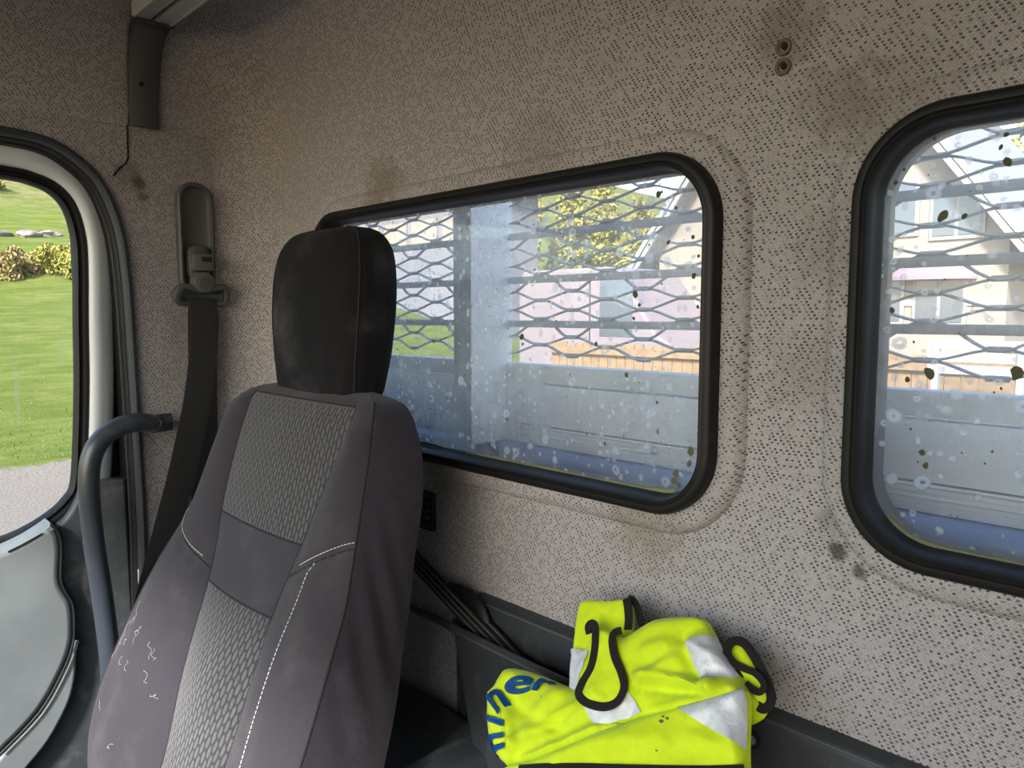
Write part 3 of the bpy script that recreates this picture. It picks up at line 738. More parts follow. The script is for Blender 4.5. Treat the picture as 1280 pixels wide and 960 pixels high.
for sg in ('back_right', 'back', 'back_left'): spatch('back_panel', sg, ZT, ZE, M['seat_side'], 10, 40)
# crown closing the top
q = [S(sg, s/8, ZT) for sg in ('left_side', 'left_bolster', 'insert', 'right_bolster', 'right_side', 'back_right', 'back', 'back_left') for s in range(8)]
c = sum(q, Vector())/len(q); V = [p for p in q]+[p*.5+c*.5+Vector((0, 0, .0018)) for p in q]+[c+Vector((0, 0, .002))]; n = len(q)
F = [(i, (i+1) % n, n+(i+1) % n, n+i) for i in range(n)]+[(n+i, n+(i+1) % n, 2*n) for i in range(n)]
mk('crown_cover', V, F, M['seat_dark'], seat, sharp=80, uv=[(p[0], p[1]) for p in V])
# piping seams
def seam(pts, name='seam', r=.0013): 
    V, F = tube(pts, r, r, 6); mk(name, V, F, M['seam'], seat)
seam([S('left_bolster', 0, z/1000) for z in range(-104, -735, -8)]); seam([S('right_bolster', 0, z/1000) for z in range(-104, -735, -8)])
seam([S('insert', 0, z/1000) for z in range(-104, -735, -8)]); seam([S('right_side', 0, z/1000) for z in range(-100, -735, -8)])
seam([S('insert', i/20, ZM1) for i in range(21)]); seam([S('insert', i/20, ZM2) for i in range(21)]); seam([S('insert', i/20, ZT-.012) for i in range(21)])
seam([S('right_bolster', i/20, -.243-.055*(1-i/20)**1.3, .0005) for i in range(21)]); seam([S('left_bolster', i/20, -.285-.045*i/20, .0005) for i in range(21)])
def stitches(f, n, name='stitch_line'):
    mb = MB()
    for i in range(n):
        a, b = f((i+.12)/n), f((i+.78)/n); mb.add(*tube([a, (a+b)/2, b], .0005, .0005, 6))
    props(mb.build(name, M['thread'], seat), 'white dashed top stitching', kind='stuff')
stitches(lambda t: S('right_bolster', 1-.75*t, -.243-.055*(.75*t)**1.3+.006, .0012), 18)
stitches(lambda t: S('right_bolster', .50-.06*t, -.265-.47*t, .0010), 110)
stitches(lambda t: S('left_bolster', .02+.88*t, -.285-.045*(.02+.88*t)+.008, .0012), 18)
# lint on the lower bolster
mb = MB()
for k in range(16):
    s = random.uniform(.1, .9); z = random.uniform(-.56, -.40); L = []
    ds_, dz_ = random.uniform(-.02, .02), random.uniform(-.008, .008)
    for i in range(6): L.append(S('left_bolster', min(.98, max(.02, s+ds_*i+.02*math.sin(i*2+k))), z+dz_*i*.6+.002*math.cos(i*1.7+k), .0012))
    mb.add(*tube(smooth_path(L, 3), .00013, .00013, 4))
props(mb.build('lint_thread', M['thread'], seat), 'pale hairs and lint on the left bolster', kind='stuff')
# cushion and pedestal (below the frame)
V, F = box(-1.145, -.61, -.24, .34, -.80, -.67); mk('seat_cushion', V, F, M['seat_dark'], seat, bevel=.05, seg=4)
V, F = box(-1.10, -.66, -.18, .42, ZB, -.79); mk('pedestal', V, F, M['black'], seat, bevel=.02)
# headrest: lofted rounded block
def superell(cx, cy, a, b, p, n=40):
    out = []
    for j in range(n):
        t = 2*PI*j/n; c, s = math.cos(t), math.sin(t)
        out.append((cx+a*math.copysign(abs(c)**p, c), cy+b*math.copysign(abs(s)**p, s)))
    return out
HZ = [(-.102, .090, .024), (-.099, .098, .030), (-.088, .102, .033), (-.060, .107, .036), (-.03, .111, .038), (.01, .114, .039), (.045, .113, .038), (.072, .108, .035), (.089, .098, .030), (.099, .085, .024), (.1045, .067, .016), (.107, .042, .008)]
V = []; F = []; U = []; nn_ = 48
HX, HY = -.866, .512
HZs = smooth_path([Vector(h) for h in HZ], 3)
for h in HZs:
    z, a, b = h; sh = (z-.01)*.06
    for j, (x, y) in enumerate(superell(HX, HY+sh, a, b, .55, nn_)):
        wr = .0015*noise.noise((x*60, y*60, z*30))*(1 if z > -.06 else 2.2)
        V.append((x+wr, y-wr, z)); U.append((j/nn_*.42, z))
m = len(HZs)
for i in range(m-1):
    for j in range(nn_): F.append((i*nn_+j, i*nn_+(j+1) % nn_, (i+1)*nn_+(j+1) % nn_, (i+1)*nn_+j))
F += [tuple(range(nn_))[::-1], tuple((m-1)*nn_+j for j in range(nn_))]
hr = mk('headrest', V, F, M['head'], seat, uv=U, sharp=80); hr['label'] = 'black fabric covered headrest'
# headrest seam (front/side), gathered hem and post
def hpt(k, lift=.0008):
    out = []
    for i, h in enumerate(HZs):
        p = Vector(V[i*nn_+k]); c = Vector((HX, HY, p.z)); out.append(p+(p-c).normalized()*lift)
    return out
for k in (nn_-4, nn_//2+6): 
    v2, f2 = tube(hpt(k)[2:], .0011, .0011, 6); mk('seam', v2, f2, M['seam'], hr)
v2, f2 = tube([Vector(V[nn_*1+j])+Vector((0, 0, -.001)) for j in range(nn_)], .003, .004, 6, closed=True); mk('hem', v2, f2, M['head'], hr)
for x in (-.92, -.812):
    v2, f2 = tube([(x, .508, -.13), (x, .515, -.07)], .006, .006, 10); mk('headrest_post', v2, f2, M['screw'], seat)

# ------------------------------------------------------------------ lower rear trim, pocket, wiper blades
def xtrim(x0, x1, ztop):
    out = []
    pr = [(.620, ztop), (.606, ztop), (.602, ztop-.003), (.600, ztop-.008), (.599, ztop-.05), (.602, ZB), (.62, ZB)]
    xs = [x0, x0+.002, x0+.01, x0+.03]+[x0+.03+(x1-x0-.03)*i/20 for i in range(1, 21)]
    V = []; F = []
    for i, x in enumerate(xs):
        dz = (.03*(1-math.sqrt(max(0, 1-(1-min(1, (x-x0)/.03))**2))))
        for y, z in pr: V.append((x, y, z-(dz if z > ZB else 0)))
    m = len(pr)
    for i in range(len(xs)-1):
        for k in range(m-1): F.append((i*m+k, i*m+k+1, (i+1)*m+k+1, (i+1)*m+k))
    F.append(tuple(range(m)))
    return V, F
V, F = xtrim(-.725, XR, -.350); kick = mk('lower_wall_board', V, F, M['plastic'], sharp=40)
props(kick, 'black plastic board along the foot of the rear wall', 'trim board')
V, F = tube([(-.70, .6015, -.3545), (-.3, .6015, -.3545), (XR, .6015, -.3545)], .0012, .0012, 6); mk('board_edge', V, F, M['door_dark'], kick)
V, F = disc((-.3155, .600, -.3765), (0, -1, 0), .0085, .002, 20, .008); w_ = mk('screw_washer', V, F, M['black'], kick)
V, F = disc((-.3155, .598, -.3765), (0, -1, 0), .0045, .002, 14, .0035); mk('screw_head', V, F, M['screw'], w_)
# open pocket moulded onto the board
def pocket_loop(z, k=0):
    t = (-.372-z)/.14; x0 = -.700+.045*t+k; x1 = -.335; yf = .562-.006*t+k*.8; yb = .603
    r = .018; P = [(x1, yb), (x1, yf)]
    P += [(x0+r+(x1-x0-r)*(1-i/14), yf-.004*math.sin(PI*i/14)) for i in range(1, 14)]
    P += [(x0+r+r*math.cos(a), yf+r+r*math.sin(a)) for a in [math.radians(270-90*i/8) for i in range(9)]]
    P += [(x0, yb)]
    return [(x, y, z) for x, y in P]
L = [pocket_loop(z) for z in (-.60, -.52, -.46, -.41, -.385)]+[pocket_loop(-.376, -.0015), pocket_loop(-.3725, -.0005), pocket_loop(-.3725, .0025), pocket_loop(-.378, .0035), pocket_loop(-.45, .004), pocket_loop(-.58, .004)]
n = len(L[0]); V = [p for l in L for p in l]; F = []
for i in range(len(L)-1):
    for j in range(n-1): F.append((i*n+j, i*n+j+1, (i+1)*n+j+1, (i+1)*n+j))
pk = mk('storage_pocket', V, F, M['plastic'], sharp=50); props(pk, 'dark plastic storage pocket holding wiper blades, left of the yellow vest', 'storage pocket')
V, F = tube([Vector(p)+Vector((0, -.0006, .0)) for p in pocket_loop(-.379, -.0012)[2:-1]], .0008, .0014, 6); mk('rim_bead', V, F, M['door_dark'], pk)
V, F = box(-.654, -.335, .556, .603, -.61, -.60); mk('pocket_floor', V, F, M['plastic'], pk)
def blade(P, label, wd=.0075, th=.005):
    root = empty('wiper_blade', P[0], label, 'wiper blade', 'old wiper blades in the pocket')
    P = smooth_path(P, 8); up = Vector((0, -.8, .6))
    V, F = tube(P, wd, th, 12, up, square=.6); mk('rubber_strip', V, F, M['rubber'], root)
    for k in (-.55, .0, .55):
        Q = []
        for i, p in enumerate(P):
            t = (P[min(i+1, len(P)-1)]-P[max(i-1, 0)]).normalized(); s = t.cross(up).normalized(); nn = s.cross(t)
            Q.append(p+s*wd*k+nn*(th*.95))
        V, F = tube(Q, .0011, .0012, 6, up); mk('rail', V, F, M['olive_light'], root)
blade([(-.86, .594, -.300), (-.787, .587, -.328), (-.70, .583, -.361), (-.60, .579, -.399), (-.55, .579, -.432), (-.51, .582, -.48)], 'long ribbed black wiper blade leaning out of the pocket behind the seat', .0105)
blade([(-.665, .590, -.370), (-.62, .589, -.388), (-.57, .589, -.412), (-.53, .589, -.44), (-.50, .588, -.48)], 'shorter black wiper blade lying nearest the yellow vest', .0075)
blade([(-.86, .592, -.393), (-.80, .592, -.397), (-.745, .592, -.396), (-.70, .590, -.402), (-.655, .590, -.42)], 'thin black wiper arm sticking out low from behind the seat', .0045, .0035)
# blade holder clip
V, F = tube(smooth_path([(-.735, .596, -.352), (-.705, .594, -.348), (-.675, .592, -.356), (-.660, .590, -.375), (-.664, .588, -.395)], 6), .010, .006, 10, Vector((0, 1, 0)))
props(mk('rubber_clip', V, F, M['rubber']), 'black rubber loop hanging over the pocket rim behind the long wiper blade', 'clip')
# floor housing beside the seat
V, F = box(-.90, -.615, .40, .60, -.95, -.505); hs = mk('floor_housing', V, F, M['plastic'], bevel=.02, seg=4); props(hs, 'dark plastic floor housing between the seat and the pocket', 'housing')
V, F = box(-.66, -.652, .42, .585, -.56, -.498); mk('rib', V, F, M['plastic'], hs, bevel=.003)

# ------------------------------------------------------------------ hi-vis vest
vest = empty('safety_vest', (-.42, .55, -.40), 'crumpled fluorescent yellow vest with silver bands, black edging and blue lettering', 'vest')
VN = Vector((0, -.78, .626)).normalized(); VE = Vector((1, 0, 0)); VU = VE.cross(VN)*-1
VO = Vector((-.42, .572, -.30))
def lay(px, py, h=0):
    d = CF + CR*((px-640)/FPX) + CU*((480-py)/FPX); O = VO+VN*h
    p = d*(O.dot(VN)/d.dot(VN)); r = p-O; return (r.dot(VE), r.dot(VU))
def vp(u, v, h): return VO+VE*u+VU*v+VN*h
FOLDS = [([(745, 868), (700, 895), (640, 932)], 7, .006), ([(735, 872), (690, 905), (650, 925)], 4, -.004), ([(700, 855), (662, 900), (655, 915)], 8, .003),
         ([(640, 955), (700, 932), (745, 911)], 5, .004), ([(930, 857), (860, 876), (745, 911), (640, 955)], 4, .003),
         ([(800, 846), (835, 848), (868, 856), (888, 862)], 5, .006), ([(797, 858), (840, 862), (886, 868)], 4, -.004), ([(888, 868), (893, 855), (880, 847)], 4, .004),
         ([(808, 812), (830, 806), (850, 808)], 7, .004), ([(800, 860), (815, 840), (845, 825)], 6, .004), ([(845, 806), (852, 790), (880, 775)], 7, -.004), ([(852, 800), (858, 822), (872, 850)], 5, -.003),
         ([(780, 905), (790, 882), (795, 862)], 4, -.003), ([(862, 806), (885, 815), (905, 822)], 4, .003), ([(865, 900), (900, 888), (925, 872)], 5, .0025), ([(872, 846), (895, 838), (915, 843)], 4, -.003),
         ([(725, 858), (740, 868), (758, 866)], 5, -.002), ([(716, 800), (722, 780), (735, 765)], 5, -.004), ([(722, 850), (716, 835), (720, 820)], 4, .003), ([(905, 900), (915, 920), (930, 940)], 6, .003),
         ([(640, 880), (665, 900), (690, 905)], 6, -.003), ([(606, 865), (628, 885), (640, 925)], 6, .004), ([(870, 925), (905, 935), (930, 945)], 6, .0025), ([(700, 945), (760, 930), (830, 925)], 8, .003)]
PX = .00068
FL = [([Vector(lay(*p, .032)) for p in pts], max(w_, 4.5)*PX*1.45, h) for pts, w_, h in FOLDS]
def fold_h(u, v):
    s = 0; p = Vector((u, v))
    for pts, w_, h in FL:
        b = 9
        for i in range(len(pts)-1):
            a, c = pts[i], pts[i+1]; d = c-a; t = max(0, min(1, (p-a).dot(d)/d.length_squared)); b = min(b, (p-a-d*t).length)
        if b < w_*3: s += 1.5*h*math.exp(-(b/w_)**2)
    s += .0016*noise.noise((u*45, v*45, .3))+.0008*noise.noise((u*110, v*110, 1.7))
    return s
def cloth(name, pxpoly, base, thick, mat, parent=vest, smoothn=3, clip=None, lift=0, inner=None, step=.0029, closed=True, rad=.006):
    """closed pillow-like cloth fold from an outline lying on the drape plane"""
    P = [Vector((*lay(*p, base+thick*.85), 0)) for p in pxpoly]
    if smoothn > 1: P = smooth_path(P, smoothn, True)
    poly = [tuple(p) for p in resample([(p.x, p.y) for p in P], step)]
    ref = poly if inner is None else inner
    v, T = triangulate(poly, (), step)
    H = []
    for p in v:
        d = edge_dist((p[0], p[1]), ref)
        H.append(base+lift+thick*math.sqrt(max(0, 1-(1-min(1, d/rad))**2))+fold_h(p[0], p[1])*min(1, d/.008))
    V = [vp(p[0], p[1], h) for p, h in zip(v, H)]; n = len(V); F = list(T)
    a, b, c = (V[i] for i in T[0])
    if (b-a).cross(c-a).dot(VN) < 0: F = [t[::-1] for t in T]
    if closed:                       # back of the fold
        V += [vp(p[0], p[1], base-.003-(0 if edge_dist((p[0], p[1]), poly) > .002 else -.003)) for p in v]; F += [tuple(i+n for i in t[::-1]) for t in F[:len(T)]]
        cnt = {}
        for t in F[:len(T)]:
            for i in range(3): cnt[(t[i], t[(i+1) % 3])] = 1
        for (i, j) in list(cnt):
            if (j, i) not in cnt: F.append((j, i, i+n, j+n))
    return mk(name, V, F, mat, parent, sharp=75), poly
U_ = [(765, 792), (778, 790), (798, 777), (815, 768), (842, 765), (872, 766), (882, 778), (891, 796), (903, 818), (921, 842), (931, 856), (935, 880), (860, 905), (803, 900), (745, 915), (722, 880), (722, 840)]
M_ = [(628, 830), (652, 832), (700, 851), (735, 866), (770, 890), (800, 912), (730, 950), (640, 960), (620, 950), (607, 932), (602, 905), (602, 880), (609, 858), (618, 842)]
L_ = [(616, 962), (650, 951), (700, 932), (745, 911), (803, 892), (860, 876), (915, 860), (929, 858), (933, 873), (932, 905), (931, 935), (932, 965), (934, 1010), (800, 1030), (640, 1010)]
C_ = [(726, 749), (760, 748), (783, 747), (787, 765), (786, 786), (779, 800), (778, 842), (781, 858), (765, 884), (738, 884), (722, 873), (711, 864), (710, 840), (713, 812), (717, 775)]
R_ = [(906, 817), (912, 806), (921, 800), (934, 810), (948, 832), (958, 852), (961, 872), (955, 887), (946, 897), (930, 902), (925, 880), (915, 850)]
cR, pR = cloth('rear_armhole_fold', R_, .002, .010, M['hivis'])
cC, pC = cloth('collar_fold', C_, .004, .012, M['hivis'])
cM, pM = cloth('printed_side', M_, .006, .022, M['hivis'], rad=.016)
cU, pU = cloth('shoulder_fold', U_, .012, .020, M['hivis'], rad=.015)
cL, pL = cloth('front_panel', L_, .024, .014, M['hivis'], smoothn=2, rad=.010)
def tape(pts, base, thick, inner, rad, lift=.0008): 
    o, _ = cloth('reflective_band', pts, base, thick, M['silver'], smoothn=1, inner=inner, lift=lift+.0009, closed=False, rad=rad, step=.0029); return o
tape([(841, 881.5), (885, 869), (928, 860), (931.5, 873), (931, 905), (930, 935), (905, 921), (870, 900)], .024, .014, pL, .010)
tape([(860, 804), (875, 796), (888, 790), (897, 808), (910, 828), (918, 840), (916, 845), (892, 848), (876, 851), (866, 828)], .012, .020, pU, .015)
tape([(786, 864), (803, 891), (775, 901), (745, 912), (736, 896), (729, 884), (750, 883)], .012, .020, pU, .015)
tape([(712, 811), (724, 811), (737, 814), (733, 836), (722, 862), (718, 866), (711, 862), (711, 835)], .004, .012, pC, .006)
tape([(933, 885), (944, 884), (938, 897), (932, 901)], .002, .010, pR, .006)
def binding(pxs, h, wd=.0026, closed=False, th=.0009):
    P = [Vector(vp(*lay(*p[:2], h+(p[2] if len(p) > 2 else 0)), h+(p[2] if len(p) > 2 else 0))) for p in pxs]
    V, F = tube(smooth_path(P, 7, closed), wd*1.45, th, 10, VN, closed=closed, square=.8); mk('edge_binding', V, F, M['binding'], vest)
# open armhole: pocket of inner cloth framed by the binding
cI, pI = cloth('armhole_lining', [(744, 786), (758, 786), (766, 795), (770, 815), (777, 838), (780, 855), (774, 872), (764, 881), (747, 882), (732, 877), (724, 868), (726, 856), (737, 835), (743, 812)], .030, .006, M['hivis'], rad=.004)
binding([(737, 792), (735, 783, .002), (739, 779, .004), (744, 783, .006), (744, 796, .006), (743, 812, .006), (738, 834, .006), (727, 854, .006), (723, 867, .006), (731, 877, .006), (748, 883, .006), (763, 882, .006), (774, 874, .006), (780, 859, .006), (777, 842, .006), (768, 820, .006), (765, 800, .006), (768, 791, .005), (777, 788, .003)], .031)
binding([(783, 748), (785, 760), (786, 774), (785, 787)], .018, .0030)
binding([(785, 748, .002), (791, 750, .001), (797, 760), (800, 774), (803, 782)], .010, .0024)
binding([(925, 849, 0), (915, 833, .004), (909, 818, .006), (911, 807, .006), (919, 801, .006), (930, 804, .004), (941, 818, .002), (952, 838), (960, 855), (964, 870), (962, 881), (954, 886), (944, 880), (934, 872)], .012, .0027)
binding([(912, 822, .003), (919, 830, .003), (931, 836, .003), (943, 841, .003), (952, 850, .003), (955, 858, .003), (950, 865, .003), (941, 862, .003), (932, 854, .003)], .015, .0020)
binding([(648, 965, 0), (680, 963), (720, 963), (780, 965), (820, 966), (880, 967), (930, 966)], .040, .0040)
for q, (px, py, r) in enumerate(((827, 902, .0022), (834, 898, .0016), (829, 896, .0012), (822, 939, .0010), (672, 868, .0008))):
    u, v_ = lay(px, py, .038); c = []
    for j in range(8):
        an = 2*PI*j/8; k = r*(.6+.7*abs(noise.noise((j*1.3, q*2.1, 0)))); c.append(vp(u+k*math.cos(an)*1.5, v_+k*math.sin(an), .0385+fold_h(u, v_)+(0 if q < 4 else -.009)))
    mk('dirt_mark', c, [tuple(range(8))], M['dirt'], vest, smooth=False)
# blue lettering
def letter(ch, px, py, rot, sx, sy, shear=.35):
    cu = bpy.data.curves.new('letter', 'FONT'); cu.body = ch; cu.align_x = 'CENTER'; cu.align_y = 'CENTER'; cu.size = 1; cu.bevel_depth = .028; cu.bevel_resolution = 0
    tmp = bpy.data.objects.new('tmp', cu); COL.objects.link(tmp); bpy.context.view_layer.update()
    me = bpy.data.meshes.new_from_object(tmp); bpy.data.objects.remove(tmp); bpy.data.curves.remove(cu)
    bm = bmesh.new(); bm.from_mesh(me)
    for v in bm.verts: v.co.z = 0
    bmesh.ops.triangulate(bm, faces=bm.faces)
    for _ in range(2): bmesh.ops.subdivide_edges(bm, edges=list(bm.edges), cuts=1, use_grid_fill=True)
    bmesh.ops.triangulate(bm, faces=bm.faces)
    cx = (min(v.co.x for v in bm.verts)+max(v.co.x for v in bm.verts))/2; cy = (min(v.co.y for v in bm.verts)+max(v.co.y for v in bm.verts))/2
    r = math.radians(rot)
    for v in bm.verts:
        x, y = v.co.x-cx, v.co.y-cy; x = (x+shear*y)*sx; y *= sy
        qx, qy = px+x*math.cos(r)+y*math.sin(-r)*1, py-(x*math.sin(r)+y*math.cos(r))
        u, vv = lay(qx, qy, .028); d = edge_dist((u, vv), pM)
        if not inside((u, vv), pM): d = 0
        h = .006+.022*math.sqrt(max(0, 1-(1-min(1, d/.016))**2))+fold_h(u, vv)*min(1, d/.008)+.0035
        v.co = vp(u, vv, h)
    bm.to_mesh(me); bm.free(); me.materials.clear(); me.materials.append(M['blue'])
    o = bpy.data.objects.new('logo_letter', me); COL.objects.link(o); o.parent = vest; o.matrix_parent_inverse = vest.matrix_basis.inverted()
letter('r', 680, 857, -16, 58, 38, .1); letter('e', 650, 857, 6, 70, 44, .25); letter('n', 626, 878, 50, 46, 50, .3)
letter('i', 620, 902, 76, 52, 48, .1); letter('n', 620, 928, 92, 46, 52, -.1)

# ------------------------------------------------------------------ truck bed headboard outside the rear windows
YM = .80
rack = empty('truck_headboard', (-.4, YM, -.30), 'galvanised expanded mesh headboard of the truck bed behind the rear windows', 'headboard')
BARS = [.114-.0645*k for k in range(-3, 3)]
def sheet(x0, x1, ph, zlo=-.078):
    """expanded metal sheet: wavy strands meeting at staggered nodes"""
    mb = MB(); half = .0613; rows = []
    for zb in BARS:
        for fr, kind in ((-.115, 'A'), (.275, 'B'), (.467, 'A'), (.69, 'B')): rows.append((zb-fr*.0645, kind))
    n0 = int(math.floor((x0-ph)/half))-1; n1 = int(math.ceil((x1-ph)/half))+1
    for i in range(len(rows)-1):
        (za, ka), (zb, kb) = rows[i], rows[i+1]
        if zb < zlo-.004: break
        P = []
        for n_ in range(n0, n1+1):
            x = ph+n_*half; isA = n_ % 2 == 0; up = (ka == 'A') == isA; z = za-.0012 if up else zb+.0012
            for dx, e in ((-.012, 0), (.012, 0)):
                P.append((x+dx, YM+(.002 if up else -.002), z))
        P = [Vector(p) for p in P]; Q = smooth_path(P, 4); Q = [q for q in Q if x0 <= q.x <= x1]
        if len(Q) > 3: mb.add(*tube(Q, .0030, .0014, 6, Vector((0, 0, 1)), square=.6))
    for z, k in rows:
        if z < zlo: continue
        for n_ in range(n0, n1+1):
            if (n_ % 2 == 0) == (k == 'A'):
                x = ph+n_*half
                if x0+.01 < x < x1-.01:
                    V, F = tube([(x-.0095, YM, z), (x, YM, z), (x+.0095, YM, z)], .0030, .0030, 6, Vector((0, 0, 1)), square=.5); mb.add(V, F)
    props(mb.build('expanded_mesh', M['galv'], rack), kind='stuff')
    for zb in BARS:
        if zb > zlo:
            V, F = box(x0, x1, YM-.004, YM+.004, zb-.0050, zb+.0050); mk('cross_bar', V, F, M['galv'], rack, bevel=.001)
sheet(-1.75, -.905, -.648); sheet(-.835, -.33, -.648); sheet(-.33, .75, -.620)
def post(xc):
    root = mk('post', *box(xc-.0195, xc+.0195, .722, .806, -.192, .32), M['galv_post'], rack, bevel=.004); return root
post(-.858)
mk('sunlit_post_face', *box(-.8386, -.8365, .7235, .805, -.192, .32), M['post_sunlit'], rack, bevel=.0005)  # thin skin on the post, its pale colour stands in for sunlight
for x0, x1 in ((-1.80, -.88), (-.8365, .75)):
    for k, (z0, z1, y0) in enumerate(((-.100, -.0745, YM-.006), (-.1625, -.1030, YM-.009), (-.191, -.1645, YM-.016))):
        b = mk('board', *box(x0, x1, y0, YM+.02, z0, z1), M['board'], rack, bevel=.0012)
        if k == 2:
            for z, r in ((-.1650, .0022), (-.1715, .0009), (-.1765, .0018), (-.182, .0008)):
                V, F = tube([(x0, y0, z), ((x0+x1)/2, y0, z), (x1, y0, z)], r, r, 6, Vector((0, 0, 1))); mk('ridge', V, F, M['alu'], b)
            x = -.814-.258*4
            while x < x1:
                if x > x0 and not -.88 < x < -.83:
                    V, F = disc((x, y0, -.1725), (0, -1, 0), .0062, .004, 12, .0035); mk('rivet', V, F, M['screw'], b, bevel=.0008)
                x += .258
beam = empty('chassis_beam', (-.5, .78, -.25), 'blue painted cross beam under the truck bed boards', 'beam')
V, F = box(-1.8, .75, .764, .86, -.60, -.1925); mk('beam_web', V, F, M['frame_blue'], beam, bevel=.016, seg=4)
V, F = box(-1.8, .75, .69, .762, -.60, -.245); mk('beam_flange', V, F, M['frame_blue'], beam, bevel=.006)

# ------------------------------------------------------------------ ground, slope and planting beyond the door
def sstep(a, b, x): t = max(0, min(1, (x-a)/(b-a))); return t*t*(3-2*t)
def pl(x, T):
    for (a, za), (b, zb) in zip(T, T[1:]):
        if a <= x <= b: return za+(zb-za)*(x-a)/(b-a)
    return T[0][1] if x < T[0][0] else T[-1][1]
GT = [(0, -1.9), (11, -1.9), (20, -.5), (28.5, 1.0), (32, 2.5), (36, 3.1), (39, 4.3), (46, 6.4), (60, 11), (90, 20)]
def gz(x, y):
    d = -x+.15*y
    z = pl(d, GT)
    z += .25*noise.noise((x*.15, y*.15, 0))*sstep(11, 18, d)
    k = sstep(18, 60, y)*sstep(-45, -10, x)
    return z+k*2.2
V = []; F = []
xs = [-95+k*1.25 for k in range(98)]; ys = [-30+k*1.6 for k in range(76)]
for y in ys:
    for x in xs: V.append((x, y, gz(x, y)))
m = len(xs)
for j in range(len(ys)-1):
    for i in range(m-1): F.append((j*m+i, j*m+i+1, (j+1)*m+i+1, (j+1)*m+i))
t = NT('lawn_and_gravel'); P = t.pos(); s_ = t.sep(P)
g1 = t.noise(P, 22, 6, .75); g2 = t.noise(P, .8, 3)
stretch = t.n('ShaderNodeMapping'); t.l(P, stretch.inputs[0]); stretch.inputs['Scale'].default_value = (1.6, .5, 1)
g3 = t.noise(stretch.outputs[0], 1.8, 5, .7)
grass = t.mix(t.step(g1, .25, .75), (0.078, 0.113, 0.017), (0.156, 0.195, 0.037)); grass = t.mix(t.step(g3, .40, .68, 0, .8), grass, (0.203, 0.222, 0.058))
grass = t.mix(t.step(g2, .5, .8, 0, .35), grass, (.30, .29, .11))
grav = t.mix(t.step(t.noise(P, 40, 5, .8), .3, .7), (0.162, 0.138, 0.119), (0.380, 0.328, 0.285))
far = t.step(s_[0], -37, -41); hill = t.mix(t.step(t.noise(P, 1.3, 6, .7), .35, .65), (0.125, 0.164, 0.031), (0.250, 0.218, 0.094))
b1 = t.math('ADD', s_[0], t.math('MULTIPLY', t.math('SUBTRACT', t.noise(P, 1.1, 5, .7), .5), 1.8))
c = t.mix(t.step(b1, -10.6, -10.9), grav, grass); c = t.mix(far, c, hill)
t.set(Base_Color=c, Roughness=1.0, Normal=t.bump(t.noise(P, 30, 5, .8), .8, .05)); t.b.inputs['Specular IOR Level'].default_value = .1
gr = mk('ground', V, F, t.m, sharp=180); props(gr, 'pale gravel yard rising into a green lawn and hillside', kind='structure')
# grass tufts where the lawn meets the gravel
mb = MB()
for k in range(2600):
    y = random.uniform(-2, 9); x = -10.6-abs(random.gauss(0, 1.2)); z = gz(x, y); h = random.uniform(.02, .06); a = random.uniform(0, PI); d = Vector((math.cos(a), math.sin(a), 0))*.012
    p = Vector((x, y, z-.01)); tip = p+Vector((random.gauss(0, .03), random.gauss(0, .03), h)); mb.add([p-d, p+d, tip], [(0, 1, 2)])
props(mb.build('grass_tufts', plain('grass_blade', (.10, .14, .025), .8, var=.3), smooth=False), 'green grass tufts along the lawn edge', 'grass', kind='stuff')
# boulders in a loose row on the slope
t = NT('pale_pink_rock'); P = t.pos(); t.set(Base_Color=t.mix(t.step(t.noise(P, 2.5, 6, .7), .3, .7), (0.172, 0.148, 0.140), (0.343, 0.296, 0.281)), Roughness=.95, Normal=t.bump(t.noise(P, 6, 6, .7), .8, .1)); rockm = t.m
def rock_mesh(seed):
    bm = bmesh.new(); bmesh.ops.create_icosphere(bm, subdivisions=3, radius=1)
    for v in bm.verts:
        k = 1+.35*noise.noise(v.co*1.2+Vector((seed*7, 0, 0)))+.16*noise.noise(v.co*3+Vector((0, seed*5, 0)))
        v.co = Vector((v.co.x*k, v.co.y*k*1.35, v.co.z*k*.55))
    me = bpy.data.meshes.new('rock'); bm.to_mesh(me); bm.free(); me.materials.append(rockm)
    for p in me.polygons: p.use_smooth = True
    me.set_sharp_from_angle(angle=.6); return me
rms = [rock_mesh(i) for i in range(5)]
rl = ['pale boulder at the near end of the row on the slope', 'pinkish grey boulder in the row between bushes and hillside']
for k in range(11):
    y = 4.4+k*.84+random.uniform(-.04, .04); x = -33.2+random.uniform(-.3, .3)
    o = bpy.data.objects.new('rock', rms[k % 5]); COL.objects.link(o); s = random.uniform(.28, .34); o.scale = (s, s, s*random.uniform(.8, 1.1)); o.rotation_euler = (0, 0, random.uniform(-.5, .5))
    o.location = (x, y, gz(x, y)+.25*s); props(o, 'pinkish grey boulder in the row behind the dry bushes', 'rock', 'boulders in a row on the slope')
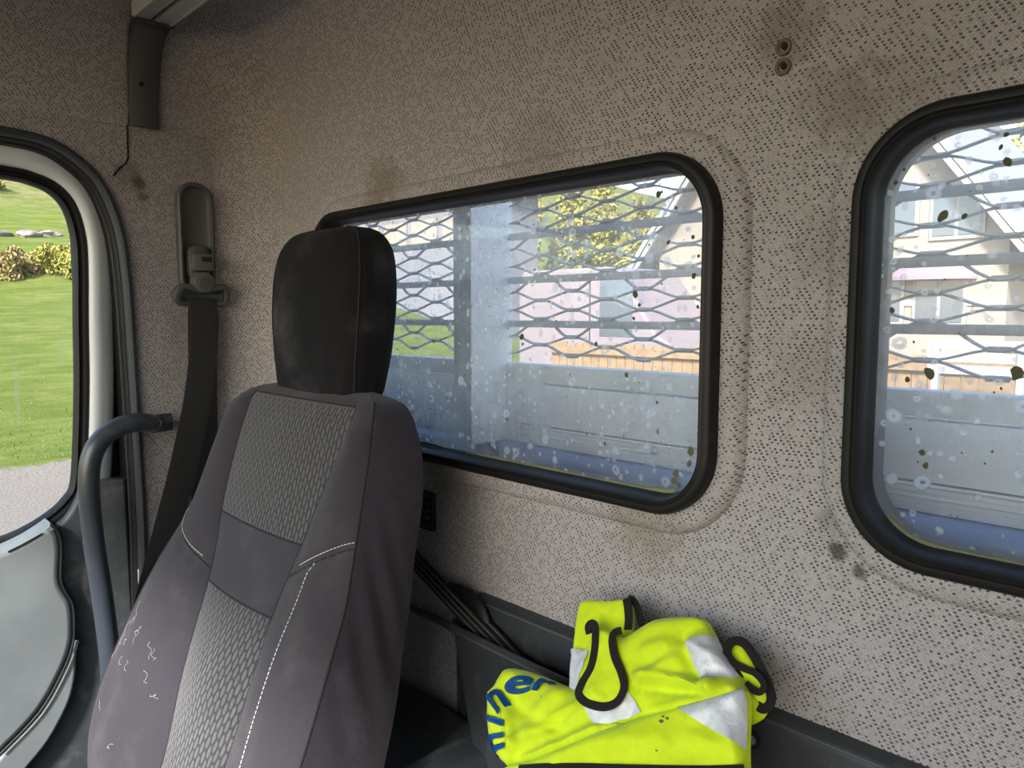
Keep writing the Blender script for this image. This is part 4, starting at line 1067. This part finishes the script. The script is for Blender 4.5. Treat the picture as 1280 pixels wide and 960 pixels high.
# bushes and trees: crown of small leaf faces on a twig skeleton
def leafy(name, loc, size, n, cols, lw, label, cat, group=None, trunk=None, up=.0):
    root = empty(name, loc, label, cat, group); mb = MB(); L = Vector(loc)
    cl = [(Vector((random.gauss(0, .42), random.gauss(0, .42), random.uniform(.15, 1))), random.uniform(.22, .42)) for _ in range(9)]
    for k in range(n):
        c, r = random.choice(cl); d = Vector((random.gauss(0, 1), random.gauss(0, 1), random.gauss(0, 1))).normalized()*r*random.uniform(.6, 1.1)
        p = c+d; p = Vector((p.x*size[0], p.y*size[1], max(.02, p.z*size[2]+up)))+L
        a = Vector((random.gauss(0, 1), random.gauss(0, 1), random.gauss(0, 1))).normalized(); b = a.orthogonal().normalized()
        s = lw*random.uniform(.6, 1.3); mb.add([p-a*s, p+b*s*.5, p+a*s, p-b*s*.5], [(0, 1, 2, 3)])
    lf = mb.build('foliage', cols, root, smooth=False); props(lf, kind='stuff')
    mb = MB()
    for c, r in cl:
        e = Vector((c.x*size[0]*.8, c.y*size[1]*.8, c.z*size[2]*.9+up))+L; mb.add(*tube(smooth_path([L+Vector((0, 0, -.2)), L*.6+e*.4+Vector((0, 0, .1)), e], 3), (trunk or .03), (trunk or .03), 5, taper=lambda q: 1-.7*q))
    mk('stems', mb.V, mb.F, plain('bark', (.14, .11, .08), .9) if 'bark' not in bpy.data.materials else bpy.data.materials['bark'], root)
    return root
def leafmat(name, a, b):
    t = NT(name); P = t.pos(); t.set(Base_Color=t.mix(t.step(t.noise(P, 3, 4, .7), .3, .7), a, b), Roughness=.8)
    t.b.inputs['Subsurface Weight'].default_value = 0; return t.m
dry = leafmat('dry_yellow_leaf', (0.234, 0.187, 0.047), (0.312, 0.242, 0.133)); yg = leafmat('yellow_green_leaf', (0.203, 0.211, 0.039), (0.343, 0.296, 0.070)); gn = leafmat('spring_green_leaf', (0.101, 0.140, 0.031), (0.218, 0.234, 0.055))
ORD = ['leftmost', 'second from left', 'third from left', 'fourth from left', 'fifth from left', 'rightmost']
for k in range(6):
    y = 3.0+k*1.25+random.uniform(-.1, .1); x = -28.3+random.uniform(-.35, .35)
    leafy('bush', (x, y, gz(x, y)-.1), (.9, .95, .95), 3600, dry if k % 3 else yg, .07, ORD[k]+' dry yellowish bush between the lawn and the boulders', 'bush', 'dry bushes along the top of the lawn')
for k in range(4):
    y = 4+k*3.2; x = -44+random.uniform(-3, 3)
    leafy('hill_shrub', (x, y, gz(x, y)-.2), (1.4, 1.8, .7), 900, yg if k % 2 else gn, .12, ORD[min(k, 3) if k < 3 else 5]+' small yellow green shrub on the hillside above the boulders', 'shrub', 'shrubs on the hillside')

# ------------------------------------------------------------------ yard behind the truck: house, fence, van, trees
def bg(px, py, Y): return at(px, py, 'y', Y)
cream = plain('sunlit_cream_wall', (0.308, 0.270, 0.220), .9, var=.05); white = plain('white_trim_paint', (0.330, 0.330, 0.319), .6); gl2 = plain('far_window_glass', (.10, .12, .14), .1, spec=.8)
tan = plain('tan_timber', (0.252, 0.168, 0.090), .85, var=.18); rooft = plain('grey_roof', (.26, .26, .28), .8, var=.1)
HY_ = 16
house = empty('gable_house', (-7.5, HY_, -1.7), 'cream gable house with white verges seen through the mesh', 'house')
xl, xr, ze, xa, za = -11.3, -3.75, 1.55, -7.5, 6.6
V = [(xl, HY_, -2), (xr, HY_, -2), (xr, HY_, ze), (xa, HY_, za), (xl, HY_, ze)]; V += [(x, y+8, z) for x, y, z in V]
F = [(0, 1, 2, 3, 4), (9, 8, 7, 6, 5)]+[(i, i+5, (i+1) % 5+5, (i+1) % 5) for i in range(5)]
mk('wall', V, F, cream, house, smooth=False)
sl2 = (za-ze)/(xr-xa)
for sg in (1, -1):
    e = Vector((xa, 0, za)); d = Vector((sg, 0, -sl2)).normalized(); nn = Vector((d.z*-sg, 0, d.x*sg)); a = e; b = e+d*(7.2)
    V = [a+nn*.02, b+nn*.02, b+nn*.20, a+nn*.20]; V = [Vector((p.x, HY_-.55, p.z)) for p in V]+[Vector((p.x, HY_+8.4, p.z)) for p in V]
    F = [(0, 1, 2, 3), (7, 6, 5, 4), (0, 4, 5, 1), (1, 5, 6, 2), (2, 6, 7, 3), (3, 7, 4, 0)]; mk('roof', V, F, rooft, house, smooth=False)
    for q in range(2):
        o0 = .00+.13*q; V = [a+nn*(o0-.05), b+nn*(o0-.05), b+nn*(o0+.06), a+nn*(o0+.06)]; V = [Vector((p.x, HY_-.62-.03*q, p.z)) for p in V]+[Vector((p.x, HY_-.54, p.z)) for p in V]
        mk('verge_board', V, F, white, house, smooth=False)
def window_at(px, py, w_, h_, Y, parent, bars=1):
    p = bg(px, py, Y); fr = mk('window', *box(p.x-w_/2, p.x+w_/2, Y-.06, Y+.02, p.z-h_/2, p.z+h_/2), white, parent, bevel=.01)
    n = bars+1
    for i in range(n):
        a = p.x-w_/2+.07+(w_-.07)*i/n; b = a+(w_-.07)/n-.07; mk('pane', *box(a, b, Y-.08, Y-.05, p.z-h_/2+.08, p.z+h_/2-.08), gl2, fr, smooth=False)
for px, py in ((1198, 262), (1118, 262), (1060, 262), (1175, 372), (1100, 372)): window_at(px, py, .95, 1.1, HY_, house)
V, F = box(xl, xr, HY_-.04, HY_, .15, .30); mk('band_course', V, F, white, house, smooth=False)
# pale pink awning on the facade
p0 = bg(1110, 348, HY_); p1 = bg(1222, 348, HY_); V = []; F = []; n = 14
for i in range(n+1):
    x = p0.x+(p1.x-p0.x)*i/n; k = math.sin(PI*i/n)**.5; V += [(x, HY_-.02, p0.z+.32*k), (x, HY_-.5*k-.05, p0.z), (x, HY_-.5*k-.05, p0.z-.06), (x, HY_-.02, p0.z-.06)]
for i in range(n):
    for j in range(4): F.append((i*4+j, i*4+(j+1) % 4, (i+1)*4+(j+1) % 4, (i+1)*4+j))
mk('awning', V, F, plain('pale_pink_canvas', (0.275, 0.198, 0.242), .8), house)
# tan timber fence with white rail
fence = empty('timber_fence', (-6, 9, -1.9), 'low tan timber fence in front of the cream house', 'fence')
xA = bg(690, 440, 9).x; x = xA; k = 0
while x < .8:
    V, F = box(x, x+.155, 9, 9.03, -1.95, -.46+.02*math.sin(k*2.1)); mk('board', V, F, tan, fence, smooth=False); x += .165; k += 1
V, F = box(xA, .8, 8.93, 9.0, -.62, -.52); mk('rail', V, F, tan, fence, smooth=False)
wv = empty('garden_bench', (-2.6, 8.2, -1.9), 'white slatted garden bench in front of the tan fence', 'bench')
pa, pb = bg(1160, 430, 8.2), bg(1290, 430, 8.2)
for z in (-.30, -.42, -.54): mk('slat', *box(pa.x, pb.x, 8.2, 8.23, z-.045, z+.045), white, wv, smooth=False)
for z in (-.95,): mk('seat', *box(pa.x, pb.x, 7.75, 8.2, z-.03, z+.03), white, wv, smooth=False)
for x in (pa.x+.05, pb.x-.1): 
    mk('leg', *box(x, x+.06, 8.17, 8.24, -1.9, -.26), white, wv, smooth=False); mk('leg', *box(x, x+.06, 7.78, 7.84, -1.9, -.98), white, wv, smooth=False)
# pale lilac van behind the boards
van = empty('parked_van', (-8.5, 11, -1.9), 'pale lilac pink parked van seen dimly through the mesh', 'van')
lil = plain('pale_lilac_paint', (0.242, 0.198, 0.215), .4, var=.05)
a, b = bg(648, 400, 11), bg(850, 400, 11)
zt = bg(760, 333, 11).z
pr = [(a.x, -1.55), (b.x, -1.55), (b.x, -.65), (b.x-.5, -.35), (b.x-1.3, zt-.1), (b.x-1.6, zt), (a.x+.15, zt), (a.x, zt-.2)]
V = [(x, 11, z) for x, z in pr]+[(x, 12.9, z) for x, z in pr]; n = len(pr); F = [tuple(range(n)), tuple(range(n, 2*n))[::-1]]+[(i, i+n, (i+1) % n+n, (i+1) % n) for i in range(n)]
mk('body', V, F, lil, van, smooth=False, bevel=.05)
for xc in (a.x+.9, b.x-.9):
    V, F = disc((xc, 10.95, -1.58), (0, 1, 0), .33, .22, 24); wh = mk('wheel', V, F, M['rubber'], van); V, F = disc((xc, 10.94, -1.58), (0, 1, 0), .18, .02, 16); mk('hubcap', V, F, M['screw'], wh)
mk('side_window', *box(b.x-1.75, b.x-1.0, 10.985, 11.02, -.42, zt-.22), gl2, van, bevel=.01); mk('door_gap', *box(b.x-2.0, b.x-1.98, 10.99, 11.01, -1.4, zt-.1), M['gap'], van, smooth=False)
# long grey building at the far left of the rear window
barn = empty('long_grey_building', (-19, 15, -1.9), 'long grey building with a cream window strip, behind the left part of the mesh', 'building')
a, b = bg(445, 300, 15), bg(612, 300, 15); zr = bg(560, 300, 15).z
mk('wall', *box(a.x-4, b.x, 15, 17, -2, zr+1.4), plain('grey_lilac_cladding', (0.204, 0.198, 0.228), .9, var=.1), barn, smooth=False)
k = 0; x = a.x-3
while x < b.x-1.4: mk('window', *box(x, x+1.3, 14.93, 15.0, zr-.1, zr+.7), cream, barn, smooth=False); x += 1.6
mk('roof', *box(a.x-4.4, b.x+.4, 14.5, 17.5, zr+1.4, zr+1.6), rooft, barn, smooth=False)
mk('base_course', *box(a.x-4, b.x, 14.9, 15.0, -2, -.9), cream, barn, smooth=False)
# yellow green trees beyond
for px, Y, s, lb in ((655, 23, 1.5, 'spring tree just right of the wide post, seen over the long building'), (700, 26, 1.9, 'dense yellow green spring tree behind the lilac van'), (752, 29, 2.2, 'tallest yellow green spring tree behind the lilac van'), (797, 26, 1.9, 'spring tree beside the left edge of the cream house'), (1266, 27, 1.7, 'spring tree at the right corner of the cream house'), (1330, 30, 2.0, 'spring tree beyond the right picture edge behind the house')):
    p = bg(px, 300, Y); leafy('spring_tree', (p.x, Y, -1.9), (s, s*.6, 5.2), 3600, yg, .15, lb, 'tree', 'spring trees behind the yard', trunk=.09, up=1.0)
